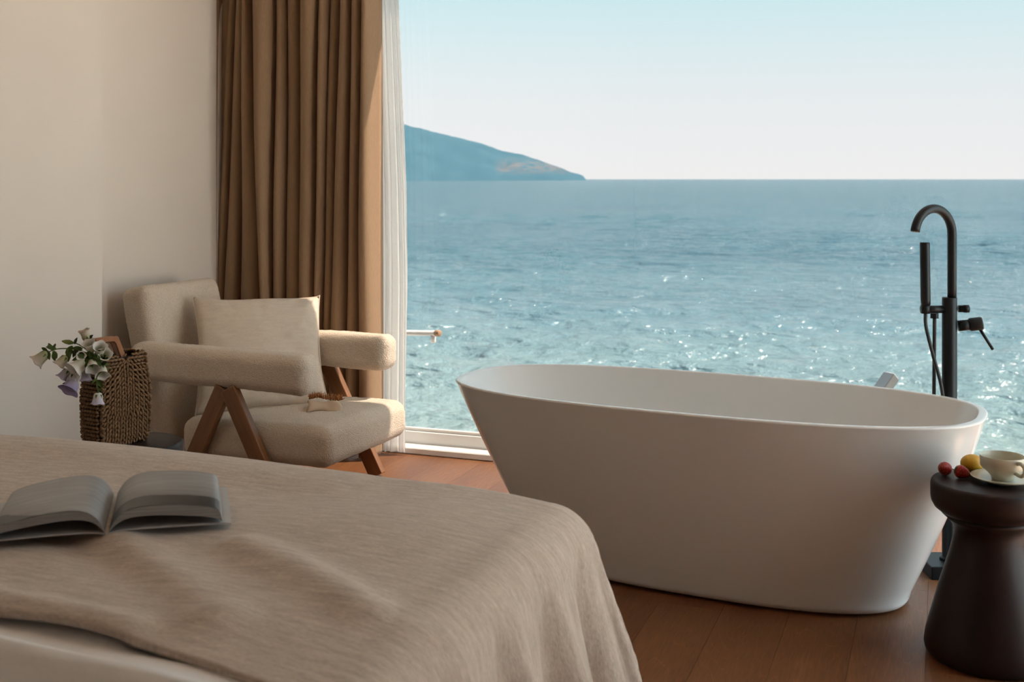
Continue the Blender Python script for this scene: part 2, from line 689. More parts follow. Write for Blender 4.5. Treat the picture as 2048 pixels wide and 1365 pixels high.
def sea_mat():
    m, nt, out = new_mat('sea_water')
    p = N(nt, 'ShaderNodeBsdfPrincipled')
    tc = N(nt, 'ShaderNodeTexCoord')
    sp = N(nt, 'ShaderNodeSeparateXYZ')
    nt.links.new(tc.outputs['Object'], sp.inputs[0])
    mr = N(nt, 'ShaderNodeMapRange')
    mr.inputs['From Min'].default_value = 38
    mr.inputs['From Max'].default_value = 170
    nt.links.new(sp.outputs['Y'], mr.inputs[0])
    # pale sandy shallows near the shore, deeper blue further out
    depth = ramp(nt, mr.outputs[0], [(0.0, (.25, .335, .315)), (.12, (.19, .280, .290)), (.4, (.098, .190, .232)), (1.0, (.036, .115, .158))])
    big = tex_noise(nt, coords(nt, 'Object', (.012, .03, 1)), 1.0, 3)
    mm = N(nt, 'ShaderNodeMixRGB', blend_type='MULTIPLY')
    mm.inputs[0].default_value = 1
    nt.links.new(depth, mm.inputs[1])
    nt.links.new(ramp(nt, big, [(.35, (.86, .88, .9)), (.65, (1.12, 1.1, 1.08))]), mm.inputs[2])
    # a few white caps
    cap = tex_noise(nt, coords(nt, 'Object', (.10, .30, 1)), 1.0, 5, .7)
    capm = ramp(nt, cap, [(.745, (0, 0, 0)), (.765, (1, 1, 1))])
    mc = N(nt, 'ShaderNodeMixRGB')
    nt.links.new(capm, mc.inputs[0])
    nt.links.new(mm.outputs[0], mc.inputs[1])
    mc.inputs[2].default_value = (.75, .8, .82, 1)
    h1 = tex_noise(nt, coords(nt, 'Object', (.42, .50, 1)), 1.0, 4, .6, .3)
    h2 = tex_noise(nt, coords(nt, 'Object', (.085, .12, 1)), 1.0, 3, .5)
    nrm = bump(nt, h1, 1.0, 1.35, bump(nt, h2, 1.0, 2.6))
    nt.nodes.remove(p)
    df = N(nt, 'ShaderNodeBsdfDiffuse')
    nt.links.new(mc.outputs[0], df.inputs[0])
    nt.links.new(nrm, df.inputs['Normal'])
    gl = N(nt, 'ShaderNodeBsdfGlossy')
    gl.inputs['Roughness'].default_value = .13
    nt.links.new(nrm, gl.inputs['Normal'])
    fr = N(nt, 'ShaderNodeFresnel')
    fr.inputs[0].default_value = 1.33
    nt.links.new(nrm, fr.inputs['Normal'])
    cl_ = N(nt, 'ShaderNodeMath', operation='MINIMUM')     # small waves keep the far water from turning into a mirror
    cl_.inputs[1].default_value = .80
    gain = N(nt, 'ShaderNodeMath', operation='MULTIPLY_ADD')
    gain.inputs[1].default_value = 1.2
    gain.inputs[2].default_value = .04
    nt.links.new(fr.outputs[0], gain.inputs[0])
    nt.links.new(gain.outputs[0], cl_.inputs[0])
    mx = N(nt, 'ShaderNodeMixShader')
    nt.links.new(cl_.outputs[0], mx.inputs[0])
    nt.links.new(df.outputs[0], mx.inputs[1])
    nt.links.new(gl.outputs[0], mx.inputs[2])
    nt.links.new(mx.outputs[0], out.inputs[0])
    return m


M['sea'] = sea_mat()


def hill_mat():
    m, nt, out = new_mat('haze_tinted_headland')
    p = N(nt, 'ShaderNodeBsdfPrincipled')
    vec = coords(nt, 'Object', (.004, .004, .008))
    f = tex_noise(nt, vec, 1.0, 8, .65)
    hazed_wood = ramp(nt, f, [(.3, (.046, .112, .155)), (.7, (.066, .144, .190))])  # woodland turned blue: distance haze is painted into the surface colour
    # bare pale rock low down towards the point
    tc = N(nt, 'ShaderNodeTexCoord')
    mp = N(nt, 'ShaderNodeMapping')
    mp.vector_type = 'POINT'
    mp.inputs['Rotation'].default_value = (0, 0, -PHI)
    nt.links.new(tc.outputs['Object'], mp.inputs[0])
    sp = N(nt, 'ShaderNodeSeparateXYZ')
    nt.links.new(mp.outputs[0], sp.inputs[0])

    def band(o, lo0, lo1, hi0, hi1):
        m1 = N(nt, 'ShaderNodeMapRange')
        m1.inputs['From Min'].default_value = lo0
        m1.inputs['From Max'].default_value = lo1
        nt.links.new(o, m1.inputs[0])
        m2 = N(nt, 'ShaderNodeMapRange')
        m2.inputs['From Min'].default_value = hi1
        m2.inputs['From Max'].default_value = hi0
        nt.links.new(o, m2.inputs[0])
        mm_ = N(nt, 'ShaderNodeMath', operation='MULTIPLY')
        nt.links.new(m1.outputs[0], mm_.inputs[0])
        nt.links.new(m2.outputs[0], mm_.inputs[1])
        return mm_.outputs[0]
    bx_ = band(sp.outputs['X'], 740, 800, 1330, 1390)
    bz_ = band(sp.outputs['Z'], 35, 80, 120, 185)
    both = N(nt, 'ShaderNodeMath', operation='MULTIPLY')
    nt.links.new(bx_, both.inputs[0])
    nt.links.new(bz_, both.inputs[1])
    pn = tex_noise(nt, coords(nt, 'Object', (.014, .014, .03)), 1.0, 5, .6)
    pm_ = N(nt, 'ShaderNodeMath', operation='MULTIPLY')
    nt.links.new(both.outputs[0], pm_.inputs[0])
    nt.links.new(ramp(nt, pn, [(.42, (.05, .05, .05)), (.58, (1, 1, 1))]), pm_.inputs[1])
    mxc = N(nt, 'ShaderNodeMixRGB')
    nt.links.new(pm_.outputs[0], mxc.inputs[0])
    nt.links.new(hazed_wood, mxc.inputs[1])
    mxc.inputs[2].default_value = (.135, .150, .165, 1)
    nt.links.new(mxc.outputs[0], p.inputs['Base Color'])
    setin(p, Roughness=1.0)
    p.inputs['Specular IOR Level'].default_value = 0
    nt.links.new(p.outputs[0], out.inputs[0])
    return m


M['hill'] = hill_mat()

# ------------------------------------------------------------------ room shell
XL, XR, YB, YW, ZC = -3.27, 2.12, -2.2, 4.86, 2.95
PIER_X, PIER_Y = -3.12, 3.705
HEAD = 2.72

struct(bm_obj('wall_left', box_bm((XL - .2, YB - .2, -.02), (XL, YW + .16, ZC)), M['wall'], smooth=False), 'beige plastered left wall behind the armchair')
struct(bm_obj('wall_pier', box_bm((XL, YB, 0), (PIER_X, PIER_Y, ZC), .003, 1), M['wall'], smooth=False), 'beige plastered pier standing proud of the left wall')
RW0, RW1 = 2.40, 4.70          # opening of the added side window, sized for the room's light
bm = box_bm((XR, YB - .2, -.02), (XR + .2, RW0, ZC))
box_bm((XR, RW1, -.02), (XR + .2, YW + .16, ZC), bm=bm)
box_bm((XR, RW0, HEAD), (XR + .2, RW1, ZC), bm=bm)
struct(bm_obj('wall_right', bm, M['wall'], smooth=False), 'beige plastered right wall around the added side window')
struct(bm_obj('wall_back', box_bm((XL, YB - .2, -.02), (XR, YB, ZC)), M['panel'], smooth=False), 'brown timber back wall')
struct(bm_obj('wall_front', box_bm((XL, YW, HEAD), (XR, YW + .16, ZC)), M['wall'], smooth=False), 'plastered lintel above the sea window')
struct(bm_obj('ceiling', box_bm((XL - .2, YB - .2, ZC), (XR + .2, YW + .16, ZC + .15)), M['ceiling'], smooth=False), 'off-white ceiling')

# floor: oak planks laid towards the window, each its own piece
fl = struct(bm_obj('floor', box_bm((XL, YB, -.10), (XR, YW + .02, -.012)), M['bed_wood'], smooth=False), 'brown oak plank floor')
PW, PL = .19, 2.4
plank_me = None
nx = int(math.ceil((XR - XL) / PW))
for i in range(nx):
    x0 = XL + i * PW
    w = min(PW, XR - x0)
    y = YB - random.uniform(0, PL * .8)
    while y < YW:
        y0, y1 = max(y, YB), min(y + PL, YW + .02)
        if y1 - y0 > .05:
            o = bm_obj('plank', box_bm((0, 0, -.012), (w - .0008, y1 - y0 - .0008, 0)), M['floor'], fl, smooth=False)
            o.location = (x0, y0, 0)
        y += PL

# outer ledge and facade below the window
struct(bm_obj('wall_outside', box_bm((XL - 2, YW + .04, -10.6), (XR + 2, YW + .22, -.10)), M['outer'], smooth=False), 'rendered facade below the sea window')
struct(bm_obj('trim_1', box_bm((XL - 2, YW + .22, -.42), (XR + 2, YW + 1.0, -.26)), M['outer'], smooth=False), 'concrete ledge outside the sea window')

# sea window: bottom track, sash frame, jambs, head and glass
win = empty('window_1', (0, YW, 0))
struct(win, 'floor to ceiling sea window with white frame')
bm_obj('track', box_bm((XL, -.02, 0), (XR, .07, .030), .004, 1), M['white_frame'], win, smooth=False)
bm_obj('bottom_rail', box_bm((XL, .07, 0), (XR, .15, .085), .006, 2), M['white_frame'], win, smooth=False)
bm_obj('glazing_bead', box_bm((XL, .085, .085), (XR, .105, .100), .003, 1), M['white_frame'], win, smooth=False)
bm_obj('top_rail', box_bm((XL, .05, HEAD - .07), (XR, .15, HEAD), .005, 1), M['white_frame'], win, smooth=False)
for x in (XL, XR - .07):
    bm_obj('jamb', box_bm((x, .05, .085), (x + .07, .15, HEAD - .07), .005, 1), M['white_frame'], win, smooth=False)
bm_obj('pane', box_bm((XL + .07, .108, .09), (XR - .07, .118, HEAD - .07)), M['glass'], win, smooth=False)

# unseen side window, added in the right wall to light the room
added_win = empty('added_side_window', (XR, 0, 0))
struct(added_win, 'tall unseen side window with white frame, added in the right wall for light')
bm_obj('bottom_rail', box_bm((.03, RW0, 0), (.12, RW1, .08), .005, 1), M['white_frame'], added_win, smooth=False)
bm_obj('top_rail', box_bm((.03, RW0, HEAD - .07), (.12, RW1, HEAD), .005, 1), M['white_frame'], added_win, smooth=False)
for y in (RW0, RW0 + .743, RW0 + 1.487, RW1 - .07):
    bm_obj('mullion', box_bm((.03, y, .08), (.12, y + .07, HEAD - .07), .005, 1), M['white_frame'], added_win, smooth=False)
for k in range(3):
    bm_obj('pane', box_bm((.07, RW0 + .743 * k + .07, .08), (.08, RW0 + .743 * (k + 1) + .01, HEAD - .07)), M['clear_glass'], added_win, smooth=False)

# ------------------------------------------------------------------ sea, headland
ZS = -10.0
HEADING = math.pi / 2 + PHI
nr = 1000
ang = np.concatenate([np.linspace(HEADING + R(60), HEADING + R(33), 40, endpoint=False), np.linspace(HEADING + R(33), HEADING - R(33), 440, endpoint=False), np.linspace(HEADING - R(33), HEADING - R(130), 90)])
na = len(ang)
rad = np.exp(np.linspace(math.log(20.0), math.log(30000.0), nr))
A_, R_ = np.meshgrid(ang, rad)
X_, Y_ = R_ * np.cos(A_), R_ * np.sin(A_)
rng = np.random.default_rng(3)
Zw = np.zeros_like(X_)
spacing = R_ * (rad[1] / rad[0] - 1)
for lam, n_, amp in ((24, 3, .12), (12, 4, .14), (6.5, 5, .13), (3.8, 6, .095), (2.3, 6, .06)):
    fade = np.clip(lam / (spacing * 2.5) - .4, 0, 1)
    for _ in range(n_):
        th = math.pi / 2 + rng.normal(0, .38)
        k = 2 * math.pi / (lam * rng.uniform(.75, 1.3))
        ph = rng.uniform(0, 6.28)
        s = np.sin(k * (X_ * math.cos(th) + Y_ * math.sin(th)) + ph)
        Zw += fade * amp / math.sqrt(n_) * (2 * ((s + 1) / 2) ** 1.6 - .9)
gust = .65 + .5 * np.sin(X_ / 37 + 1.3) * np.sin(Y_ / 29 + .4)
Zw *= gust
SV = np.stack([X_, Y_, ZS + Zw], -1).reshape(-1, 3)
i_ = np.arange(nr - 1)[:, None] * na + np.arange(na - 1)[None, :]
SF = np.stack([i_, i_ + 1, i_ + na + 1, i_ + na], -1).reshape(-1, 4)
me = bpy.data.meshes.new('sea')
me.vertices.add(len(SV))
me.vertices.foreach_set('co', SV.astype(np.float32).ravel())
me.loops.add(SF.size)
me.loops.foreach_set('vertex_index', SF.astype(np.int32).ravel())
me.polygons.add(len(SF))
me.polygons.foreach_set('loop_start', np.arange(0, SF.size, 4, dtype=np.int32))
me.polygons.foreach_set('use_smooth', np.ones(len(SF), dtype=bool))
me.update()
me.validate()
me.materials.append(M['sea'])
sea = link(bpy.data.objects.new('sea', me))
tag(sea, 'wind-rippled blue sea reaching to the horizon beyond the window', 'sea', kind='stuff')

# headland: ridge falling to the right, 9 km out
HD = 9000.0
ridge = [(-300, 40), (0, 75), (300, 110), (560, 170), (700, 215), (760, 232), (810, 246), (865, 260), (915, 272), (960, 283), (1000, 298), (1050, 309), (1095, 324), (1130, 338), (1155, 347), (1166, 352), (1172, 359)]
pc = P(800, 358, HD)
hx, hz = camdir(1, 0, 0), camdir(0, 0, -1)
HV, HF = [], []
ncol, nrow = 260, 30
rx = np.interp(np.linspace(0, 1, ncol), np.linspace(0, 1, len(ridge)), [p[0] for p in ridge])
ry = np.interp(rx, [p[0] for p in ridge], [p[1] for p in ridge])
for i in range(ncol):
    hgt = max(0.0, (358 - ry[i]) / FPX * HD) + 8
    for j in range(nrow):
        t = j / (nrow - 1) * 2 - 1                 # -1 sea side, 0 ridge, 1 far side
        prof = max(0, 1 - abs(t)) ** .8
        dd = t * (260 + hgt * 2.2)
        X = (rx[i] - 1024) / FPX * (HD + dd)
        q = Vector((X, dd, 0))
        rough = noise.fractal(Vector((X * .006, dd * .006, 3.1)), 1.0, 2.0, 5) * 10 * prof ** .5
        w = hx * X + hz * (HD + dd)
        HV.append((w.x, w.y, ZS - 6 + (hgt + 6) * prof + rough * (1 if t > -.02 else .8)))
for i in range(ncol - 1):
    for j in range(nrow - 1):
        a = i * nrow + j
        HF.append((a, a + nrow, a + nrow + 1, a + 1))
hill = empty('headland', (pc.x, pc.y, ZS))
tag(hill, 'blue-green headland, haze painted into its colour, sloping down to the sea on the horizon', 'hill')
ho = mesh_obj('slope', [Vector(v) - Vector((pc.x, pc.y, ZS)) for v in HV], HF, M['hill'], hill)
# ------------------------------------------------------------------ things on the ledge outside
pa, pb = P(880, 667, 6.05), P(560, 663, 6.9)
rail = empty('outdoor_rail', (pa.x, pa.y, -.26))
tag(rail, 'white outdoor rail with brown end, left of the bathtub beyond the glass', 'rail')
d_ = (pa - pb).normalized()
org = Vector((pa.x, pa.y, -.26))
bm_obj('tube', tube_bm([pb - org, pa - org - d_ * .035], .0145, 16), M['white_pole'], rail)
bm_obj('end_cap', tube_bm([pa - org - d_ * .035, pa - org - d_ * .03, pa - org - d_ * .003, pa - org], [.0135, .017, .017, .013], 16), M['brown_cap'], rail)
bm_obj('clip', box_bm((-.012, -.01, -.05), (.012, .01, -.012), .003, 1), M['white_pole'], rail).location = pa - org - d_ * .05
pm = pb - org
bm_obj('post', tube_bm([Vector((pm.x, pm.y, 0)), pm], .018, 14), M['white_pole'], rail)

lt, lb = P(1783, 752, 5.42), P(1742, 812, 5.36)
spot = empty('deck_spotlight', (lb.x, lb.y, -.26))
tag(spot, 'small grey square deck fitting beyond the glass behind the bathtub rim', 'light')
LF = (lt - lb).length
ax = (lt - lb).normalized()
side = ax.cross(Vector((0, 0, 1))).normalized()
nor = side.cross(ax).normalized()
mt = Matrix((side, nor, ax)).transposed().to_4x4()
org = Vector((lb.x, lb.y, -.26))
body = bm_obj('body', box_bm((-.033, -.024, -.05), (.033, .024, LF), .004, 2), M['chrome'], spot, smooth=False)
body.matrix_local = Matrix.Translation(lb - org) @ mt
cap = bm_obj('lens', box_bm((-.028, -.019, LF), (.028, .019, LF + .004), .001, 1), M['white_frame'], spot, smooth=False)
cap.matrix_local = Matrix.Translation(lb - org) @ mt
under = bm_obj('inlay', box_bm((-.018, -.026, -.03), (.018, -.024, LF - .07), .0005, 1), M['gold'], spot, smooth=False)
under.matrix_local = Matrix.Translation(lb - org) @ mt
bm_obj('stem', tube_bm([(0, 0, 0), (0, 0, lb.z + .26 - .02)], .014, 14), M['chrome'], spot)

# ------------------------------------------------------------------ bathtub
TH = .457798 - PHI
tc_ = P(0, 0, 1)
cX, cZ = .61708, 3.73735
TUB = Vector((cX * math.cos(PHI) - cZ * math.sin(PHI), cX * math.sin(PHI) + cZ * math.cos(PHI), 0))
HT = .59


def sellipse(a, b, n, k, m):
    t = 2 * math.pi * k / m
    c, s = math.cos(t), math.sin(t)
    return math.copysign(abs(c) ** (2 / n), c) * a, math.copysign(abs(s) ** (2 / n), s) * b


def tub_mesh():
    rings = []
    m = 160
    def outer(z):
        p = 1 - z / HT
        f = .80 * p + .20 * p * p
        return .8595 - f * .278, .3755 - f * .130, 2.69 - .12 * p
    # outside, floor to rim
    rings.append((0, 0, 2.6, .006))
    a, b, n = outer(0)
    rings.append((a - .05, b - .05, n, .006))
    for k in range(7):
        t = math.pi / 2 * k / 6
        r = .035
        a, b, n = outer(r)
        rings.append((a - r * .8 + r * .8 * math.sin(t), b - r * .8 + r * .8 * math.sin(t), n, .006 + (r - .006) * (1 - math.cos(t))))
    for k in range(1, 15):
        z = .035 + (HT - .008 - .035) * k / 14
        rings.append((*outer(z), z))
    a, b, n = outer(HT)
    for k in range(1, 5):
        t = math.pi / 2 * k / 4
        rings.append((a - .007 * (1 - math.cos(t)), b - .007 * (1 - math.cos(t)), n, HT - .008 + .008 * math.sin(t)))
    # rim width and inside down to the well
    rings.append((a - .022, b - .016, n, HT))
    for k in range(1, 4):
        t = math.pi / 2 * k / 3
        rings.append((a - .022 - .006 * math.sin(t), b - .016 - .006 * math.sin(t), n, HT - .006 * (1 - math.cos(t))))
    for k in range(1, 11):
        z = HT - .006 - (HT - .006 - .20) * k / 10
        ao, bo, no = outer(z)
        q = k / 10
        rings.append((ao - .030 - .02 * q, bo - .024 - .02 * q, no, z))
    ao, bo, no = outer(.20)
    a1, b1 = ao - .050, bo - .044
    for k in range(1, 6):
        t = math.pi / 2 * k / 5
        rings.append((a1 - .08 * (1 - math.cos(t)), b1 - .08 * (1 - math.cos(t)), no, .20 - .08 * math.sin(t)))
    rings.append((.2, .05, 2.2, .115))
    V, F = [], []
    idx = []
    for (a, b, n, z) in rings:
        if a == 0:
            idx.append([len(V)])
            V.append(Vector((.05, 0, z)))
        else:
            idx.append(list(range(len(V), len(V) + m)))
            for k in range(m):
                x, y = sellipse(a, b, n, k, m)
                V.append(Vector((x + .046 * (1 - z / HT), y, z)))
    for A, B in zip(idx, idx[1:]):
        for k in range(m):
            k2 = (k + 1) % m
            if len(A) == 1:
                F.append((A[0], B[k2], B[k]))
            else:
                F.append((A[k], A[k2], B[k2], B[k]))
    F.append(tuple(idx[-1]))
    return V, F


V, F = tub_mesh()
tub = empty('bathtub', TUB, -TH)
tag(tub, 'white freestanding oval bathtub with tapering sides in front of the sea window', 'bathtub')
mesh_obj('tub_shell', V, F, M['tub'], tub)
bm_obj('drain', lathe_bm([(0, .121), (.026, .121), (.03, .118), (.03, .114)], 32), M['black'], tub)
bm_obj('plinth', lathe_bm([(0, 0), (1, 0), (1, .02), (0, .02)], 64, mat=Matrix.Diagonal((.52, .14, 1, 1))), M['white_frame'], tub)

# ------------------------------------------------------------------ tub filler
FA = P(1899, 358, 3.74)
fau = empty('tub_filler', (FA.x, FA.y, 0), PHI)
tag(fau, 'matt black floor-standing bath tap with hand shower behind the bathtub', 'tap')
pxm = 3.74 / FPX


def fz(py):
    return HC - (py - 358) * pxm


def fx(px):
    return (px - 1899) * pxm


bm_obj('base_plate', box_bm((-.085, -.075, 0), (.075, .075, .042), .003, 2), M['black'], fau, smooth=False)
bm_obj('column', lathe_bm([(0, .04), (.026, .04), (.0235, .046), (.0235, fz(597)), (.0225, fz(595)), (0, fz(595))], 40), M['black'], fau)
bm_obj('base_collar', lathe_bm([(.0235, .042), (.031, .042), (.031, .05), (.0235, .052)], 40), M['black'], fau)
Rsp = .084
ztop = fz(417) - Rsp
yaw = R(-28)
sp_pts = [Vector((fx(1904), 0, fz(596)))] + [Vector((fx(1904), 0, fz(596) + (ztop - fz(596)) * k / 6)) for k in range(1, 7)]
x0 = fx(1904)
for k in range(1, 25):
    t = math.pi * .955 * k / 24
    d = Rsp * (1 - math.cos(t))
    sp_pts.append(Vector((x0 - d * math.cos(yaw), d * math.sin(yaw), ztop + Rsp * math.sin(t))))
spout = bm_obj('spout', tube_bm(sp_pts, .0145, 24), M['black'], fau)
e1, e0 = sp_pts[-1], sp_pts[-2]
dd_ = (e1 - e0).normalized()
bm_obj('aerator', tube_bm([e1 - dd_ * .002, e1 + dd_ * .0015], .0115, 20), M['chrome'], spout)
# hand shower in its holder
hs = bm_obj('hand_shower', tube_bm([(fx(1850.5), -.005, fz(610)), (fx(1850), -.005, fz(600)), (fx(1848.5), -.005, fz(487)), (fx(1848.5), -.005, fz(485))], [.0150, .0158, .0158, .0150], 28), M['black'], fau)
bm_obj('holder_arm', tube_bm([(fx(1842), 0, fz(619)), (fx(1890), 0, fz(619))], .0125, 20), M['black'], fau)
bm_obj('holder_ring', tube_bm([(fx(1850), -.004, fz(627)), (fx(1850), -.004, fz(609))], .0145, 24), M['black'], fau)
bm_obj('diverter_knob', tube_bm([(fx(1917), 0, fz(618)), (fx(1927), 0, fz(618)), (fx(1927.3), 0, fz(618)), (fx(1937), 0, fz(618))], [.0115, .0115, .0128, .0128], 24), M['black'], fau)
bm_obj('hose_nut', tube_bm([(fx(1869), 0, fz(627)), (fx(1869), 0, fz(637))], .0135, 8), M['black'], fau, smooth=False)
hose = spline([(fx(1869), 0, fz(636)), (fx(1868.5), 0, fz(700)), (fx(1868), .0, fz(790)), (fx(1867), .0, fz(900)), (fx(1872), -.005, fz(975)), (fx(1884), -.018, fz(985)), (fx(1887), -.024, fz(900)), (fx(1880), -.022, fz(785)), (fx(1863), -.014, fz(710)), (fx(1851), -.006, fz(655)), (fx(1850), -.004, fz(626))], 10)
bm_obj('shower_hose', tube_bm(hose, .0058, 14), M['hose'], fau)
bm_obj('valve_body', tube_bm([(fx(1915), -.004, fz(652)), (fx(1938), -.010, fz(649))], .0175, 24), M['black'], fau)
vc = Vector((fx(1938), -.010, fz(649)))
vd = Vector((1, -.25, .16)).normalized()
cap_ = bm_obj('valve_cap', tube_bm([vc - vd * .004, vc, vc + vd * .034, vc + vd * .038], [.019, .0215, .0215, .019], 28), M['black'], fau)
l0 = vc + vd * .028 + Vector((0, 0, -.015))
bm_obj('lever', tube_bm([l0, Vector((fx(1978), -.03, fz(697)))], .0048, 14), M['black'], fau)


# ------------------------------------------------------------------ drum stools
PROF = [(0, 0), (.140, 0), (.154, .005), (.162, .016), (.1645, .030), (.161, .055), (.152, .092), (.139, .140), (.127, .185), (.113, .232), (.100, .275), (.091, .312), (.0875, .336), (.090, .350),
        (.100, .364), (.120, .382), (.138, .398), (.1455, .412), (.1475, .424), (.1475, .456), (.146, .4635), (.1425, .4685), (.138, .470), (0, .470)]


def drum(name, loc, label, group):
    o = empty(name, loc)
    tag(o, label, 'stool', group)
    k = PROF.index((.120, .382))
    bm_obj('pedestal', lathe_bm(PROF[:k + 1] + [(0, .382)], 72), M['stool'], o)
    bm_obj('top', lathe_bm([(0, .384), (.120, .384)] + PROF[k + 1:], 72), M['stool'], o)
    return o


DR = Vector((1.275 * math.cos(PHI) - 3.075 * math.sin(PHI), 1.275 * math.sin(PHI) + 3.075 * math.cos(PHI), 0))
drum('drum_stool', DR, 'dark brown drum stool with waisted pedestal carrying fruit and a teacup', 'dark drum stools')
DLZ = 3.54
DL = P(266, 358, DLZ)
DL.z = 0
drum('drum_stool', DL, 'dark brown drum stool under the woven basket beside the bed', 'dark drum stools')

# ------------------------------------------------------------------ armchair
CH = Vector((-2.568, 4.105, 0))
CROT = R(-3.0)
chair = empty('armchair', CH, CROT)
tag(chair, 'cream boucle lounge armchair with teak legs by the curtains', 'armchair')


def fuzz(seed, amp=.0022):
    def f(p, n):
        q = Vector((p.x + seed, p.y, p.z))
        d = noise.noise(q * 85) * amp + noise.noise(q * 9) * amp * 1.6
        return p + n * d
    return f


def pad(name, hx_, hy_, hz_, r, mtx, seed, parent, bulge=0.0):
    ff = fuzz(seed)

    def g(p, n):
        p = ff(p, n)
        if bulge:
            k = max(0, 1 - (p.x / hx_) ** 2) * max(0, 1 - (p.y / hy_) ** 2)
            p = p + Vector((0, 0, bulge * k * (1 if p.z > 0 else -.4)))
        return mtx @ p
    V, F = rbox(hx_, hy_, hz_, r, .011, g)
    return mesh_obj(name, V, F, M['boucle'], parent)


YN, YF = -.300, .300       # arm centre lines
# seat, slightly lower at the back
pad('seat', .345, .318, .078, .052, Matrix.Translation((.100, 0, .263)) @ Matrix.Rotation(R(-1.5), 4, 'Y'), 1.0, chair, .012)
# back: thick slab leaning back
pad('backrest', .072, .248, .325, .042, Matrix.Translation((-.480, .0, .513)) @ Matrix.Rotation(R(-13), 4, 'Y'), 5.0, chair)
for yy, sd in ((YN, 9.0), (YF, 13.0)):
    pad('armrest', .420, .064, .075, .044, Matrix.Translation((-.048, yy, .545)) @ Matrix.Rotation(R(.5), 4, 'Y'), sd, chair)


def board(a, b, w, th, parent, name='leg'):
    """a flat board from a to b in the chair's x-z plane"""
    a, b = Vector(a), Vector(b)
    L = (b - a).length
    o = bm_obj(name, box_bm((-w / 2, -th / 2, 0), (w / 2, th / 2, L), .004, 2), M['teak'], parent, smooth=False)
    d = (b - a).normalized()
    y = Vector((0, 1, 0))
    x = y.cross(d).normalized()
    o.matrix_local = Matrix.Translation(a) @ Matrix((x, y, d)).transposed().to_4x4()
    return o


for yy in (-.345, .345):
    s = 1 if yy < 0 else -1
    board((.275, yy, 0.002), (.020, yy, .475), .068, .034, chair)       # front leg
    board((-.245, yy + s * .002, 0.002), (-.005, yy + s * .002, .475), .068, .030, chair)     # rear leg
board((.19, -.33, .205), (.19, .33, .205), .05, .02, chair, 'stretcher').matrix_local = Matrix.Translation((.18, -.33, .165)) @ Matrix.Rotation(R(-90), 4, 'X')
board((-.14, -.33, .205), (-.14, .33, .205), .05, .02, chair, 'stretcher').matrix_local = Matrix.Translation((-.14, -.33, .165)) @ Matrix.Rotation(R(-90), 4, 'X')

# ------------------------------------------------------------------ pillow on the chair


def pillow_mesh(S, T, n=46, seed=0.0):
    V, F, UV = [], [], []
    ids = {}
    for side in (1, -1):
        for i in range(n + 1):
            for j in range(n + 1):
                x, y = i / n * 2 - 1, j / n * 2 - 1
                edge = i in (0, n) or j in (0, n)
                if edge and side == -1:
                    ids[(side, i, j)] = ids[(1, i, j)]
                    continue
                # edges draw in between the ears
                inx = 1 - .085 * (1 - y * y) ** 1.0
                iny = 1 - .085 * (1 - x * x) ** 1.0
                th = ((1 - x * x) * (1 - y * y)) ** .42 * T
                th *= 1 + .10 * noise.noise(Vector((x * 1.7 + seed, y * 1.7, side)))
                ed = max(abs(x), abs(y))
                wr = noise.noise(Vector((x * 5 + seed, y * 5, side * 3.3))) * .010 * ed ** 2 * (1 - ed ** 8)
                rad_ = math.atan2(y, x)
                wr += math.sin(rad_ * 22 + seed) * .004 * ed ** 4 * (1 - ed ** 10)
                wz = .010 * math.sin(x * 4 + 1) * ed ** 6 * (1 if abs(y) > abs(x) else 0) + .008 * math.sin(y * 5) * ed ** 6 * (1 if abs(x) > abs(y) else 0)
                ids[(side, i, j)] = len(V)
                V.append(Vector((x * S / 2 * inx, y * S / 2 * iny, side * (th + wr) + wz)))
                UV.append((x * S / 2 + side * 3, y * S / 2))
    for side in (1, -1):
        for i in range(n):
            for j in range(n):
                q = [ids[(side, i, j)], ids[(side, i + 1, j)], ids[(side, i + 1, j + 1)], ids[(side, i, j + 1)]]
                F.append(q if side > 0 else q[::-1])
    border = [ids[(1, i, 0)] for i in range(n)] + [ids[(1, n, j)] for j in range(n)] + [ids[(1, i, n)] for i in range(n, 0, -1)] + [ids[(1, 0, j)] for j in range(n, 0, -1)]
    return V, F, UV, [V[k] for k in border]


V, F, UV, brd = pillow_mesh(.54, .075, seed=2.0)
pc_ = P(521, 706, 4.83)
ay, pit, rol = R(21), R(34), R(-2)
nrm_ = camdir(math.sin(ay), 0, math.cos(ay))                 # faces the bed, turned a little to the right
xa = camdir(math.cos(ay), 0, -math.sin(ay))
ya = (Vector((0, 0, 1)) * math.cos(pit) - nrm_ * math.sin(pit)).normalized()
za = xa.cross(ya)
xa, ya = xa * math.cos(rol) + ya * math.sin(rol), ya * math.cos(rol) - xa * math.sin(rol)
pil = empty('cushion', pc_)
pil.matrix_world = Matrix.Translation(pc_) @ Matrix((xa, ya, za)).transposed().to_4x4()
tag(pil, 'plain cream square cushion leaning on the armchair', 'cushion')
mesh_obj('cushion_cover', V, F, M['pillow'], pil, uvs=UV)
bm_obj('seam', tube_bm([b * 1.004 for b in brd] + [brd[0] * 1.004], .0028, 6, caps=False), M['pillow'], pil)

